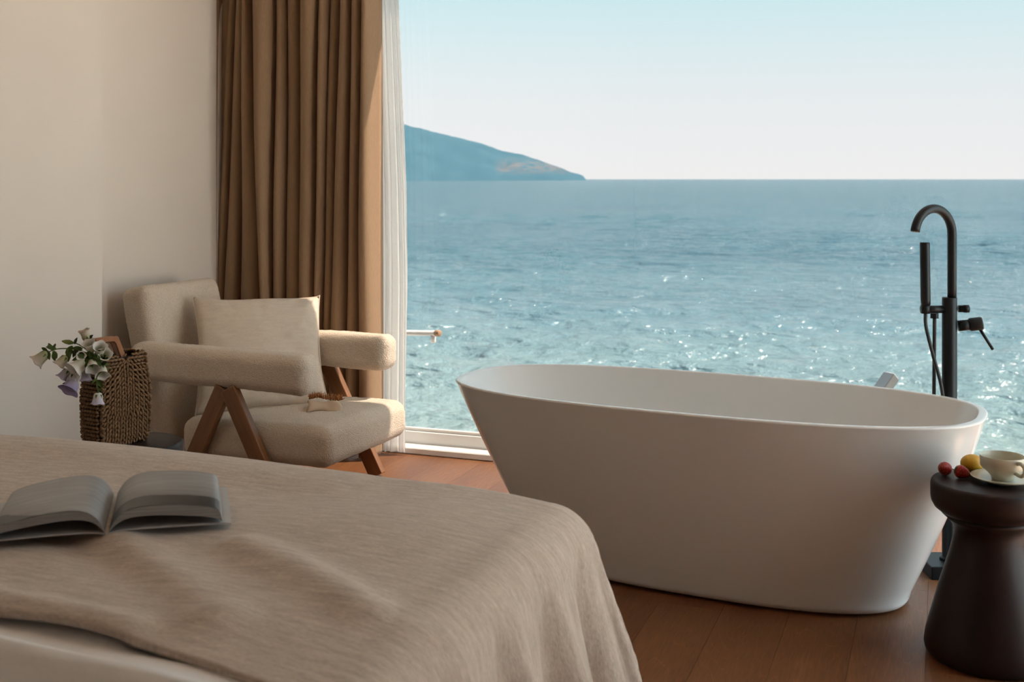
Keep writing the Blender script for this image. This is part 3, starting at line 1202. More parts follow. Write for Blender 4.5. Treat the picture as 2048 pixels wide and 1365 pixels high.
# small folded cloth with a fringe tucked behind the cushion
cl = empty('folded_throw', P(662, 806, 4.62))
tag(cl, 'small folded cream cloth with rust fringe peeping out behind the cushion', 'throw')
cl.location.z = .361
o0 = Vector(cl.location)
V, F = [], []
nu, nv = 14, 8
for i in range(nu + 1):
    for j in range(nv + 1):
        s, t = i / nu, j / nv
        z = .010 + .005 * math.sin(s * 6 + t * 3) + .014 * math.sin(t * math.pi)
        V.append(camdir(-.09 + s * (.135 - .02 * t) + .006 * math.sin(t * 7), z - .016 * (1 - t) ** 4 - .012 * s ** 6, .05 - t * .10 - s * .02 + .010 * math.sin(s * 8 + 1) * (1 - t)))
for i in range(nu):
    for j in range(nv):
        a = i * (nv + 1) + j
        F.append((a, a + nv + 1, a + nv + 2, a + 1))
cloth = mesh_obj('cloth', V, F, M['cream_cloth'], cl)
md = cloth.modifiers.new('thick', 'SOLIDIFY')
md.thickness = .008
bm = bmesh.new()
rf = random.Random(4)
for k in range(150):
    s = rf.random()
    b = camdir(-.10 + s * .14, .022 + .006 * math.sin(s * 6), -.05 - rf.random() * .03)
    e = b + camdir(rf.uniform(-.012, .012), rf.uniform(.006, .026), rf.uniform(-.012, .012))
    tube_bm([b, (b + e) / 2 + Vector((rf.uniform(-.003, .003), rf.uniform(-.003, .003), 0)), e], [.0022, .0018, .0008], 5, bm)
tag(bm_obj('fringe', bm, M['fringe'], cl), 'rust brown fringe', kind='stuff')

# ------------------------------------------------------------------ curtains
YC = 4.715


def px2x(px, y):
    q = (px - 1024) / FPX
    return (q * math.cos(PHI) - math.sin(PHI)) / (q * math.sin(PHI) + math.cos(PHI)) * y


ctop = [440, 457, 471, 493, 513, 556, 577, 606, 643, 661, 683, 708, 733, 752]
cbot = [420, 436, 453, 483, 530, 552, 573, 604, 634, 650, 669, 698, 723, 754]
zt_, zb_ = 2.07, .83
nz, per = 60, 14
V, F = [], []
nf = len(ctop) - 1
depths = [.012, .035, .05, .07, .085, .06, .05, .07, .06, .045, .065, .065, .075]
for iz in range(nz + 1):
    z = .012 + (ZC - .015 - .012) * iz / nz
    t = (z - zb_) / (zt_ - zb_)
    t = max(-.35, min(1.35, t))
    edges = [px2x(cbot[k] + (ctop[k] - cbot[k]) * t, YC) for k in range(nf + 1)]
    for k in range(nf):
        w = edges[k + 1] - edges[k]
        if k == 0:
            V.append(Vector((XL + .003, YC - .03, z)))
        for i in range(per):
            s = i / per
            # bulging pleat with a tight crease; the front leans to the left like hanging cloth
            ss = s ** 1.15
            bulge = (math.sin(math.pi * ss)) ** .62
            over = .10 * w * math.sin(2 * math.pi * s)
            y = YC + .035 - depths[k] * 1.55 * bulge + .006 * math.sin(z * 2.3 + k * 1.7) + .004 * math.sin(z * 5 + k)
            x = edges[k] + w * s - over + .004 * math.sin(z * 1.9 + k * 2.2)
            if abs(z - .37) < .02:
                y += .003
            V.append(Vector((x, y, z)))
    V.append(Vector((edges[nf] + .004, YC + .055, z)))
row = nf * per + 2
for iz in range(nz):
    for i in range(row - 1):
        a = iz * row + i
        F.append((a, a + 1, a + row + 1, a + row))
cur = empty('curtain', (-2.8, YC, 0))
tag(cur, 'heavy brown pleated floor-length curtain behind the armchair', 'curtain')
d0 = mesh_obj('drape', [v - Vector((-2.8, YC, 0)) for v in V], F, M['curtain'], cur)
sm = d0.modifiers.new('smooth', 'SUBSURF')
sm.levels = 1
sm.render_levels = 1
so = d0.modifiers.new('thick', 'SOLIDIFY')
so.thickness = .002

# sheer beside the glass
V, F = [], []
nz, nsh = 50, 120
YS = 4.812
for iz in range(nz + 1):
    z = .012 + (ZC - .015 - .012) * iz / nz
    edge_px = np.interp(z, [0, .3, .8, 1.25, 1.5, 2.07, 2.6], [811, 811, 815, 813, 809, 799, 790])
    xl = px2x(700, YS)
    xr = px2x(edge_px, YS)
    for i in range(nsh + 1):
        s = i / nsh
        fr_ = s * 8.0 + .55 * math.sin(s * 6.3 + z * .5) + .22 * math.sin(s * 17 + 1 + z * .9)
        amp = .017 + .009 * math.sin(s * 11 + z * .6)
        x = xl + (xr - xl) * s
        y = YS + amp * math.sin(fr_ * 2 * math.pi) * (1 - .3 * s) + .006 * math.sin(z * 2 + s * 9)
        V.append(Vector((x, y, z)))
for iz in range(nz):
    for i in range(nsh):
        a = iz * (nsh + 1) + i
        F.append((a, a + 1, a + nsh + 2, a + nsh + 1))
shr = mesh_obj('sheer_curtain', V, F, M['sheer'])
tag(shr, 'thin white sheer curtain hanging beside the glass', 'curtain')

# ------------------------------------------------------------------ bed
BX0, BX1 = -2.75, -.80        # left side, start of the right rounding
BY0, BY1 = -.05, 2.345        # head, start of the foot rounding
ZB = .597


def fold_noise(u, v, s):
    return noise.noise(Vector((u * 2.3 + s, v * 2.3, s))) * .011 + noise.noise(Vector((u * 1.1 - v * 2.2, s, v * .8 + u * .6))) * .016


def ridge_line(u, v, a, b, wid):
    ax_, ay_ = b[0] - a[0], b[1] - a[1]
    L = math.hypot(ax_, ay_)
    t = ((u - a[0]) * ax_ + (v - a[1]) * ay_) / (L * L)
    tt = max(0, min(1, t))
    d = math.hypot(u - a[0] - ax_ * tt, v - a[1] - ay_ * tt)
    return math.exp(-(d / wid) ** 2)


def drape(u, v, Rr, ztop, seed, flare, ruff, freq, rfun):
    """flat cloth point (u,v) laid over the bed: hangs down past the right side and the foot"""
    dx, dy = max(0.0, u - BX1), max(0.0, v - BY1)
    bx, by = min(u, BX1), min(v, BY1)
    z = ztop + rfun(bx, by)
    d = math.hypot(dx, dy)
    if d < 1e-7:
        return Vector((u, v, z))
    dirx, diry = dx / d, dy / d
    quarter = Rr * math.pi / 2
    if d < quarter:
        a = d / Rr
        out, drop = Rr * math.sin(a), Rr * (1 - math.cos(a))
    else:
        e = d - quarter
        out, drop = Rr + e * flare, Rr + e * math.sqrt(1 - flare * flare)
    phi_ = math.atan2(diry, dirx)                 # 0: right side, pi/2: foot
    arc = (by - BY1) if dy == 0 else (phi_ * .42 if dx > 0 else math.pi / 2 * .42 + (BX1 - bx))
    k = min(1.0, max(0.0, drop - .03) / .32)
    w = math.sin(arc * freq + 1.1 * math.sin(arc * 3.1 + seed) + drop * 1.2)
    w2 = math.sin(arc * freq * 2.3 + seed * 2 + drop * 2.0)
    out += k * ruff * (w * .75 + w2 * .3) + k * .004 * noise.noise(Vector((arc * 14, drop * 4, seed)))
    return Vector((bx + dirx * out, by + diry * out, z - drop))


def blanket_rel(u, v):
    h = fold_noise(u, v, 1.7)
    h += .020 * ridge_line(u, v, (-1.75, 1.95), (-1.05, 1.50), .05)
    h += .016 * ridge_line(u, v, (-1.2, 1.80), (-.85, 1.62), .045)
    h -= .012 * ridge_line(u, v, (-1.60, 1.78), (-1.10, 1.52), .05)
    h += .014 * ridge_line(u, v, (-2.3, 1.50), (-1.15, 1.42), .03)
    h -= .02 * max(0, (u - (BX1 - .3)) / .3) ** 2
    h += .010 * ridge_line(u, v, (-2.5, 2.30), (-1.3, 2.28), .08)
    return h


def cloth_grid(name, u0, u1, v0, v1, step, fn, m, edge_fn=None, thick=.008):
    nu_, nv_ = int((u1 - u0) / step), int((v1 - v0) / step)
    V, F, UV = [], [], []
    for i in range(nu_ + 1):
        for j in range(nv_ + 1):
            u, v = u0 + (u1 - u0) * i / nu_, v0 + (v1 - v0) * j / nv_
            if edge_fn:
                v = v + edge_fn(u) * (1 - j / nv_) ** 2
            V.append(fn(u, v))
            UV.append((u, v))
    for i in range(nu_):
        for j in range(nv_):
            a = i * (nv_ + 1) + j
            F.append((a, a + nv_ + 1, a + nv_ + 2, a + 1))
    return V, F, UV


V, F, UV = cloth_grid('throw', BX0 + .02, BX1 + .60, 1.375, BY1 + .52, .0125,
                      lambda u, v: drape(u, v, .10, ZB, 2.2, .22, .052, 25, blanket_rel), M['blanket'],
                      lambda u: .02 * math.sin(u * 3.0) + .012 * math.sin(u * 9))
thr = mesh_obj('bed_throw', V, F, M['blanket'], uvs=UV)
so = thr.modifiers.new('thick', 'SOLIDIFY')
so.thickness = .010
so.offset = 1.0
tag(thr, 'taupe linen throw spread over the foot of the bed', 'throw')


def duvet_rel(u, v):
    h = blanket_rel(u, v) * (1 if v > 1.3 else .8)
    if v < 1.42:
        k = min(1, (1.42 - v) / .06)
        h += .018 * k
        h += k * (.034 * ridge_line(u, v, (-2.3, 1.33), (-.9, 1.27), .035) + .020 * ridge_line(u, v, (-2.2, 1.15), (-.95, 1.12), .045) - .022 * ridge_line(u, v, (-2.2, 1.24), (-1.1, 1.20), .04))
        h += k * .012 * noise.noise(Vector((u * 3, v * 7, 4)))
    return h


V, F, UV = cloth_grid('duvet', BX0 + .01, BX1 + .36, BY0 + .02, BY1 + .25, .016,
                      lambda u, v: drape(u, v, .085, ZB - .020, 5.1, .10, .012, 20, duvet_rel), M['duvet'])
duv = mesh_obj('duvet', V, F, M['duvet'], uvs=UV)
tag(duv, 'white cotton duvet showing in front of the throw', 'duvet')
bed = empty('bed', ((BX0 + BX1) / 2, (BY0 + BY1) / 2, 0))
tag(bed, 'low double bed beneath the throw and duvet', 'bed')
bw, bl = (BX1 - BX0) / 2, (BY1 - BY0) / 2
bm_obj('mattress', box_bm((-bw, -bl, .30), (bw + .02, bl + .02, ZB - .075), .05, 4), M['mattress'], bed)
bm_obj('bed_base', box_bm((-bw, -bl, .10), (bw, bl, .298), .01, 2), M['bed_wood'], bed, smooth=False)
for sx in (-1, 1):
    for sy in (-1, 1):
        bm_obj('leg', box_bm((sx * (bw - .12) - .03, sy * (bl - .12) - .03, 0), (sx * (bw - .12) + .03, sy * (bl - .12) + .03, .10)), M['bed_wood'], bed, smooth=False)

# ------------------------------------------------------------------ open book
BS0, BS1 = P(214, 1072, 2.16), P(231, 998, 2.40)
bd = Vector((BS1.x - BS0.x, BS1.y - BS0.y, 0)).normalized()
brot = math.atan2(bd.y, bd.x) - math.pi / 2
bcx, bcy = (BS0.x + BS1.x) / 2, (BS0.y + BS1.y) / 2
bz = [blanket_rel(bcx + i * .06, bcy + j * .06) for i in range(-3, 4) for j in range(-2, 3)]
book = empty('open_book', (bcx, bcy, ZB + .009 + .45 * max(bz) + .55 * sum(bz) / len(bz)), brot)
tag(book, 'thick open book with grey printed pages lying on the throw', 'book')
BH, BWD = .265, .215


def page_curve(s, lift, tail):
    """height of the page surface: s 0 at the gutter, 1 at the fore edge"""
    return lift * (1 - math.exp(-s * 9)) * (1 - s) ** .55 * 1.25 + tail * s


def block(sign, lift, tail, w):
    nn = 40
    top, botm = [], []
    for i in range(nn + 1):
        s = i / nn
        x = .004 + s * w * (1 - .05 * lift / .03)
        top.append((x, .010 + page_curve(s, lift, tail)))
        botm.append((x + .004 * s, .0062 + page_curve(s, lift * .70, tail * .25)))
    V, F = [], []
    for y in (-BH / 2, BH / 2):
        for (x, z) in top:
            V.append(Vector((sign * x, y, z - .0006)))
        for (x, z) in botm:
            V.append(Vector((sign * x, y, z)))
    n1 = nn + 1
    for i in range(nn):
        F.append((i, i + 1, 2 * n1 + i + 1, 2 * n1 + i))
        F.append((n1 + i, 3 * n1 + i, 3 * n1 + i + 1, n1 + i + 1))
        F.append((i, n1 + i, n1 + i + 1, i + 1))
        F.append((2 * n1 + i, 2 * n1 + i + 1, 3 * n1 + i + 1, 3 * n1 + i))
    F.append((nn, n1 + nn, 3 * n1 + nn, 2 * n1 + nn))
    F.append((0, 2 * n1, 3 * n1, n1))
    bm = bmesh.new()
    bv = [bm.verts.new(v) for v in V]
    for f in F:
        bm.faces.new([bv[k] for k in f])
    blk = bm_obj('page_block', bm, M['page'], book, smooth=False)
    # the open leaf, printed
    V, F, UV = [], [], []
    for i, (x, z) in enumerate(top):
        for j in range(9):
            t = j / 8
            V.append(Vector((sign * x, -BH / 2 + BH * t, z + .0004)))
            UV.append((i / nn, t))
    for i in range(nn):
        for j in range(8):
            a = i * 9 + j
            F.append((a, a + 9, a + 10, a + 1))
    pg = mesh_obj('printed_page', V, F, M['print_r' if sign > 0 else 'print_l'], blk, uvs=UV)
    return blk


block(1, .036, .019, BWD)
block(-1, .040, .010, BWD)
for sg in (-1, 1):
    V, F = [], []
    nn = 20
    for i in range(nn + 1):
        s = i / nn
        x = sg * (.002 + s * (BWD + .010))
        z = .001 + page_curve(s, .005, .001)
        for y in (-BH / 2 + .003, BH / 2 + .004):
            V.append(Vector((x, y, z)))
            V.append(Vector((x, y, z + .0028)))
    for i in range(nn):
        a, b = i * 4, i * 4 + 4
        F += [(a, b, b + 2, a + 2), (a + 1, a + 3, b + 3, b + 1), (a, a + 1, b + 1, b), (a + 2, b + 2, b + 3, a + 3)]
    F += [(0, 2, 3, 1), (nn * 4, nn * 4 + 1, nn * 4 + 3, nn * 4 + 2)]
    mesh_obj('cover', V, F, M['cover'], book, smooth=False)

# ------------------------------------------------------------------ woven basket
BK = P(232, 358, 3.52)
BK.z = .470
BROT = PHI + R(55)            # wide front turned to the right
bk = empty('woven_basket', BK, BROT)
tag(bk, 'brown woven handbag basket with wooden handles on the dark stool by the bed', 'basket')
W2, D2, BHt = .089, .048, .275


def bag_w(z):
    t = z / BHt
    return 1 + .06 * math.sin(math.pi * min(1, t * 1.1)) - .10 * max(0, .12 - t) / .12 - .10 * max(0, t - .6) / .4


def bag_pt(a, z):
    """point and outward normal on the bag wall; a is the angle around"""
    x, y = sellipse(1, 1, 5.0, a, 1)
    s = bag_w(z)
    hx_, hy_ = W2 * s, D2 * s
    p = Vector((x * hx_, y * hy_, z))
    n = Vector((math.copysign(abs(x) ** 4, x) / hx_, math.copysign(abs(y) ** 4, y) / hy_, 0)).normalized()
    return p, n


def bag_rim(a):
    """the top edge dips in the middle of the ends"""
    x, y = sellipse(1, 1, 5.0, a, 1)
    return BHt * (1 - .10 * (abs(x) > .7) * 0)


# inner lining
V, F = [], []
na_, nzz = 64, 14
for j in range(nzz + 1):
    z = .004 + (BHt - .010) * j / nzz
    for k in range(na_):
        p, n = bag_pt(k / na_, z)
        V.append(p - n * .005)
for j in range(nzz):
    for k in range(na_):
        a, b = j * na_ + k, j * na_ + (k + 1) % na_
        F.append((a, b, b + na_, a + na_))
F.append(tuple(range(na_ - 1, -1, -1)))
mesh_obj('lining', V, F, M['bag_inner'], bk)


def stitch(bm, c, d, n, L, wv, th):
    """one plump cord stitch: centre c, long direction d, outward n"""
    s = d.cross(n).normalized()
    ring = []
    for t, k in ((-.5, .25), (-.22, 1.0), (.22, 1.0), (.5, .25)):
        ring.append([bm.verts.new(c + d * (L * t) + s * (wv * k * math.cos(a)) + n * (th * k * math.sin(a))) for a in (0, math.pi * .3, math.pi * .7, math.pi, -math.pi / 2)])
    for A, B in zip(ring, ring[1:]):
        for k in range(5):
            bm.faces.new((A[k], A[(k + 1) % 5], B[(k + 1) % 5], B[k]))
    bm.faces.new(ring[0][::-1])
    bm.faces.new(ring[-1])


bm = bmesh.new()
rs = random.Random(11)
# front and back faces: stitches fan out in arcs below the handle
for sgn in (-1, 1):
    rr = .012
    while rr < .32:
        nst = max(5, int(rr * math.pi / .0102))
        for k in range(nst + 1):
            th_ = math.pi * k / nst
            x = rr * math.cos(th_) * .95
            z = BHt - .012 - rr * math.sin(th_)
            if z < .004 or abs(x) > W2 * bag_w(max(0, z)) * .93:
                continue
            s_ = bag_w(z)
            y = sgn * D2 * s_ * (1 - .16 * (abs(x) / (W2 * s_)) ** 5)
            d = Vector((-math.cos(th_ + rs.uniform(-.25, .25)), 0, math.sin(th_)))
            d = Vector((math.cos(th_), 0, -math.sin(th_)))
            tw = .55 if k % 2 else -.55
            d = (Matrix.Rotation(tw * .5 + rs.uniform(-.15, .15), 3, 'Y') @ d).normalized()
            stitch(bm, Vector((x, y + sgn * rs.uniform(0, .0015), z)), d, Vector((0, sgn, 0)), .0180, .0040, .0058)
        rr += .0128
# ends: straight rows
for sgn in (-1, 1):
    for j in range(24):
        z = .008 + j * .0118
        if z > BHt:
            break
        s_ = bag_w(z)
        for k in range(9):
            y = (k / 8 * 2 - 1) * D2 * s_ * 1.0
            x = sgn * W2 * s_ * (1 - .10 * (abs(y) / (D2 * s_)) ** 6)
            tw = (.45 if j % 2 else -.45) + rs.uniform(-.15, .15)
            d = Vector((0, math.cos(tw), math.sin(tw)))
            stitch(bm, Vector((x + sgn * rs.uniform(0, .0015), y, z)), d, Vector((sgn, 0, 0)), .0165, .0044, .0056)
# rim braid
for k in range(84):
    p, n = bag_pt(k / 84, BHt - .002)
    p2, _ = bag_pt((k + 1) / 84, BHt - .002)
    if (p2 - p).length < 1e-5:
        continue
    d = ((p2 - p).normalized() + Vector((0, 0, .5 if k % 2 else -.3))).normalized()
    stitch(bm, p + Vector((0, 0, rs.uniform(-.002, .003))), d, n, .013, .0036, .0045)
tag(bm_obj('weave', bm, M['weave'], bk, recalc=True), 'brown crocheted cord in fan-shaped rows', kind='stuff')

# wooden handles: flat frames with a slot
def handle(y, lean, shift):
    bm = bmesh.new()
    ow, oh, th = .040, .098, .007
    iw, ih0, ih1 = .024, .030, .082

    def rr_(w, z0, z1, rc, n=5):
        pts = []
        for (cx, cz, a0) in ((w - rc, z0 + rc, -90), (w - rc, z1 - rc, 0), (-w + rc, z1 - rc, 90), (-w + rc, z0 + rc, 180)):
            for k in range(n + 1):
                a = R(a0 + 90 * k / n)
                pts.append((cx + rc * math.cos(a), cz + rc * math.sin(a)))
        return pts
    A, B = rr_(ow, -.004, oh, .007), rr_(iw, .012, ih1, .010)
    rows = []
    for yy in (-th / 2, th / 2):
        rows.append([bm.verts.new((x, yy, z)) for x, z in A])
        rows.append([bm.verts.new((x, yy, z)) for x, z in B])
    n = len(A)
    for k in range(n):
        k2 = (k + 1) % n
        bm.faces.new((rows[0][k], rows[0][k2], rows[1][k2], rows[1][k]))
        bm.faces.new((rows[2][k], rows[3][k], rows[3][k2], rows[2][k2]))
        bm.faces.new((rows[0][k], rows[2][k], rows[2][k2], rows[0][k2]))
        bm.faces.new((rows[1][k], rows[1][k2], rows[3][k2], rows[3][k]))
    o = bm_obj('handle', bm, M['wood_tan'], bk, smooth=False)
    o.matrix_local = Matrix.Translation((shift, y, BHt - .035)) @ Matrix.Rotation(lean, 4, 'X')
    return o


handle(-D2 * .50, R(-32), -.014)
handle(-D2 * .50 + .020, R(-34), -.014)

# ------------------------------------------------------------------ bell flowers spilling from the basket
FZ = 3.44


def Fp(zx, zy, dz=0.0):
    return P(40 + zx / 5.12, 640 + zy / 5.12, FZ - dz)


def axis_matrix(c, d):
    d = d.normalized()
    return Matrix.Translation(c) @ d.to_track_quat('Z', 'Y').to_matrix().to_4x4()


def add_bell(parent, org, c, d, L, Wd, mat, name='blossom', flare=1.0):
    """bell: calyx at c, mouth towards d"""
    prof = [(.001, 0), (.16, .02), (.30, .10), (.37, .28), (.40, .5), (.43, .70), (.48, .85), (.55, .95), (.61, 1.0)]
    pr = [(r * Wd * (1 if z < .8 else flare ** ((z - .8) * 5)), z * L) for r, z in prof]
    inner = [(max(.0005, r - .0008), z - .0006 * (i > 6)) for i, (r, z) in reversed(list(enumerate(pr)))][:-1]

    def lobe(i, a, r, z):
        q = z / L
        k = max(0, (q - .72) / .28)
        return r * (1 + .07 * k * math.cos(5 * a)), z + L * .035 * k * math.cos(5 * a)
    bm = lathe_bm(pr + inner + [(0, .06 * L)], 30, lobe=lobe)
    o = bm_obj(name, bm, mat, parent)
    o.matrix_local = axis_matrix(c - org, d)
    # green calyx with five sepals
    bm = bmesh.new()
    lathe_bm([(0, -.004), (.0035, -.003), (.0052, .002), (.0045, .006), (0, .007)], 10, bm)
    for k in range(5):
        a = 2 * math.pi * k / 5
        u = Vector((math.cos(a), math.sin(a), 0))
        t = Vector((-math.sin(a), math.cos(a), 0))
        p0, p1, p2 = u * .003, u * (.17 * Wd + .006) + Vector((0, 0, .006)), u * (.30 * Wd + .005) + Vector((0, 0, .017))
        q = [p0 - t * .002, p0 + t * .002, p1 + t * .0035, p1 - t * .0035, p2]
        v = [bm.verts.new(x) for x in q]
        bm.faces.new((v[0], v[1], v[2], v[3]))
        bm.faces.new((v[3], v[2], v[4]))
    bm_obj('calyx', bm, M['green'], o, recalc=False)
    return o


def add_leaf(parent, org, c, d, nrm, L, w, mat):
    d = d.normalized()
    s = d.cross(nrm).normalized()
    nn = s.cross(d)
    V, F = [], []
    for i in range(7):
        t = i / 6
        ww = w * math.sin(math.pi * min(1, t * .92 + .08)) ** .8
        cc = c - org + d * (L * t) + nn * (-.18 * L * t * t)
        V += [cc - s * ww + nn * ww * .35, cc, cc + s * ww + nn * ww * .35]
    for i in range(6):
        a = i * 3
        F += [(a, a + 1, a + 4, a + 3), (a + 1, a + 2, a + 5, a + 4)]
    return mesh_obj('leaf', V, F, mat, parent)


def stem_thing(label, path, bells, leaves, buds=()):
    pts = [Fp(*p) for p in path]
    org = pts[0].copy()
    t = empty('bellflower_stem', org)
    tag(t, label, 'flower', 'bellflower stems in the woven basket')
    sp = spline([p - org for p in pts], 8)
    nn = len(sp)
    bm_obj('stem', tube_bm(sp, [.0026 - .0012 * i / nn for i in range(nn)], 8), M['green'], t)
    for (zx, zy, dz, dx, dy, dc, L, Wd, m_) in bells:
        c = Fp(zx, zy, dz)
        # pedicel from the nearest stem point
        near = min(sp, key=lambda q: (q + org - c).length)
        mid = (near + c - org) / 2 + Vector((0, 0, .006))
        if (near + org - c).length > .004:
            bm_obj('pedicel', tube_bm([near, mid, c - org], .0013, 6), M['green'], t)
        add_bell(t, org, c, camdir(dx, dy, dc), L, Wd, M[m_])
    rl = random.Random(len(label))
    for (zx, zy, dz, dx, dy, dc, L, w, m_) in leaves:
        add_leaf(t, org, Fp(zx, zy, dz), camdir(dx, dy, dc), camdir(rl.uniform(-.3, .3), .5, .8), L, w, M[m_])
    for (zx, zy, dz, dx, dy, dc, L, w, m_) in buds:
        bm = lathe_bm([(0, 0), (.5 * w, .12 * L), (w, .4 * L), (.8 * w, .7 * L), (.35 * w, .92 * L), (0, L)], 12)
        o = bm_obj('bud', bm, M[m_], t)
        o.matrix_local = axis_matrix(Fp(zx, zy, dz) - org, camdir(dx, dy, dc))
    return t


G, DG = 'green', 'darkgreen'
stem_thing('bellflower stem reaching furthest left, ending in a drooping cream bell',
           [(930, 470, -.03), (760, 380, .0), (600, 310, .02), (480, 295, .03), (380, 300, .04), (290, 330, .05)],
           [(285, 335, .05, -.75, -.65, .25, .043, .040, 'petal_cream'), (480, 370, .05, -.55, -.75, .35, .036, .034, 'petal_cream')],
           [(300, 330, .05, -.9, .05, .3, .022, .006, G), (330, 310, .05, -.3, .8, .3, .024, .006, G), (300, 330, .055, .1, -.8, .4, .024, .007, G), (340, 320, .05, .5, -.7, .3, .026, .007, G), (370, 300, .04, -.8, .3, .3, .03, .007, G), (540, 310, .03, -.6, -.7, .3, .032, .008, G), (280, 320, .05, -.7, .5, .2, .02, .005, G), (345, 335, .06, .2, -.9, .3, .026, .007, G), (520, 330, .05, -.2, -.9, .4, .03, .008, G)],
           [(300, 300, .05, -.25, .9, .1, .013, .0045, DG), (345, 285, .05, .4, .8, .1, .014, .004, DG)])
stem_thing('bellflower stem standing highest, with an upright greenish-white bell and a yellow-green bud',
           [(930, 480, -.03), (800, 390, .0), (700, 320, .01), (630, 270, .02), (560, 235, .02)],
           [(690, 215, .02, -.25, .95, .15, .034, .030, 'petal_cream'), (625, 345, .05, .35, -.2, .9, .020, .024, 'petal_white')],
           [(640, 300, .03, -.9, .2, .3, .03, .007, G), (600, 280, .03, -.4, -.8, .4, .034, .008, DG), (560, 250, .03, .3, .8, .2, .022, .005, DG), (660, 330, .03, -.7, -.5, .5, .034, .008, G), (700, 210, .02, .5, .6, .3, .024, .006, DG), (540, 270, .03, -.6, -.6, .3, .03, .007, G)],
           [(560, 240, .03, -.95, .2, .2, .038, .0075, 'bud'), (555, 245, .03, -.9, .45, .1, .026, .005, 'bud')])
stem_thing('bellflower stem with white blossoms clustered against the wooden handle',
           [(930, 500, -.03), (880, 440, .01), (840, 380, .02), (800, 330, .03)],
           [(740, 330, .03, -.15, .85, .5, .036, .034, 'petal_white'), (810, 350, .03, .30, .75, .6, .036, .036, 'petal_white'), (860, 400, .02, .35, .55, .75, .034, .036, 'petal_white')],
           [(780, 360, .04, .5, .5, .6, .030, .008, G), (760, 380, .04, -.6, .4, .5, .034, .008, G), (720, 390, .05, -.2, -.6, .8, .036, .009, G), (760, 370, .05, .7, -.2, .6, .03, .008, G), (800, 400, .05, .3, -.7, .6, .03, .008, G)])
stem_thing('bellflower stem at the front with wide open white bells facing the bed',
           [(930, 510, -.03), (850, 440, .02), (760, 400, .04), (690, 390, .05)],
           [(665, 430, .05, -.62, -.55, .62, .044, .050, 'petal_white'), (735, 420, .05, .35, -.65, .72, .034, .036, 'petal_white'), (835, 480, .04, .30, -.70, .65, .034, .036, 'petal_white')],
           [(700, 390, .05, -.6, .4, .6, .034, .008, G), (700, 400, .05, .2, .7, .6, .034, .008, G), (640, 390, .05, -.8, -.1, .5, .03, .008, G), (720, 400, .05, -.5, -.7, .5, .03, .008, G), (700, 400, .055, .55, -.55, .6, .034, .009, G), (830, 470, .04, .6, .4, .5, .03, .008, G), (840, 470, .04, -.5, -.6, .5, .03, .009, G)])
stem_thing('bellflower stem with lilac-tinged blossoms hanging at the left of the basket',
           [(930, 520, -.03), (800, 470, .02), (680, 470, .03), (600, 510, .04), (560, 540, .04)],
           [(555, 545, .045, -.10, -.95, .30, .040, .038, 'petal_mixed'), (560, 630, .05, -.30, -.72, .62, .034, .052, 'petal_lilac'), (500, 505, .04, -.55, -.75, .30, .034, .032, 'petal_mixed'), (680, 500, .035, .05, -.95, .25, .036, .032, 'petal_mixed')],
           [(640, 480, .04, -.7, -.4, .5, .032, .008, G), (590, 500, .04, .3, -.8, .4, .03, .007, DG), (500, 660, .05, -.6, .2, .4, .018, .005, G)])
stem_thing('bellflower stem with a single white bell hanging straight down the basket side',
           [(930, 500, -.03), (850, 520, .04), (790, 580, .075), (785, 660, .08), (800, 735, .08)],
           [(800, 745, .08, -.02, -1.0, .05, .033, .034, 'petal_mixed')],
           [(790, 600, .08, -.6, -.6, .4, .022, .004, G), (795, 620, .08, .6, -.6, .4, .03, .007, G), (800, 740, .08, .4, -.8, .3, .02, .004, G), (795, 700, .08, .7, -.3, .3, .018, .003, G), (800, 735, .082, -.3, -.9, .3, .024, .005, G)])

# ------------------------------------------------------------------ fruit and cup on the stool
ZT = .4705


def on_table(px, Z):
    q = P(px, 358, Z)
    q.z = ZT
    return q


c = on_table(2005, 3.065)
sau = bm_obj('saucer', lathe_bm([(0, .0), (.036, .0), (.040, .004), (.062, .0075), (.079, .0145), (.0805, .0165), (.079, .0175), (.060, .0115), (.040, .0085), (0, .0080)], 64), M['ceramic'])
sau.location = c
tag(sau, 'cream ceramic saucer beneath the teacup', 'saucer')
cup = empty('teacup', (c.x, c.y, ZT + .0085), PHI)
tag(cup, 'cream ceramic teacup standing on the saucer', 'cup')
bm_obj('cup_bowl', lathe_bm([(0, .002), (.026, .0), (.0275, .002), (.029, .008), (.038, .019), (.0505, .029), (.0555, .036), (.0565, .050), (.0570, .0625), (.0562, .0640), (.0548, .0632), (.0540, .050), (.0530, .038), (.048, .031), (.036, .021), (.026, .012), (0, .010)], 64), M['ceramic'], cup)
ha = R(-72)
hd = Vector((math.cos(ha), math.sin(ha), 0))
hp = spline([hd * .054 + Vector((0, 0, .053)), hd * .068 + Vector((0, 0, .056)), hd * .080 + Vector((0, 0, .048)), hd * .080 + Vector((0, 0, .034)), hd * .068 + Vector((0, 0, .024)), hd * .047 + Vector((0, 0, .027))], 8)
bm_obj('cup_handle', tube_bm(hp, .0052, 14), M['ceramic'], cup)

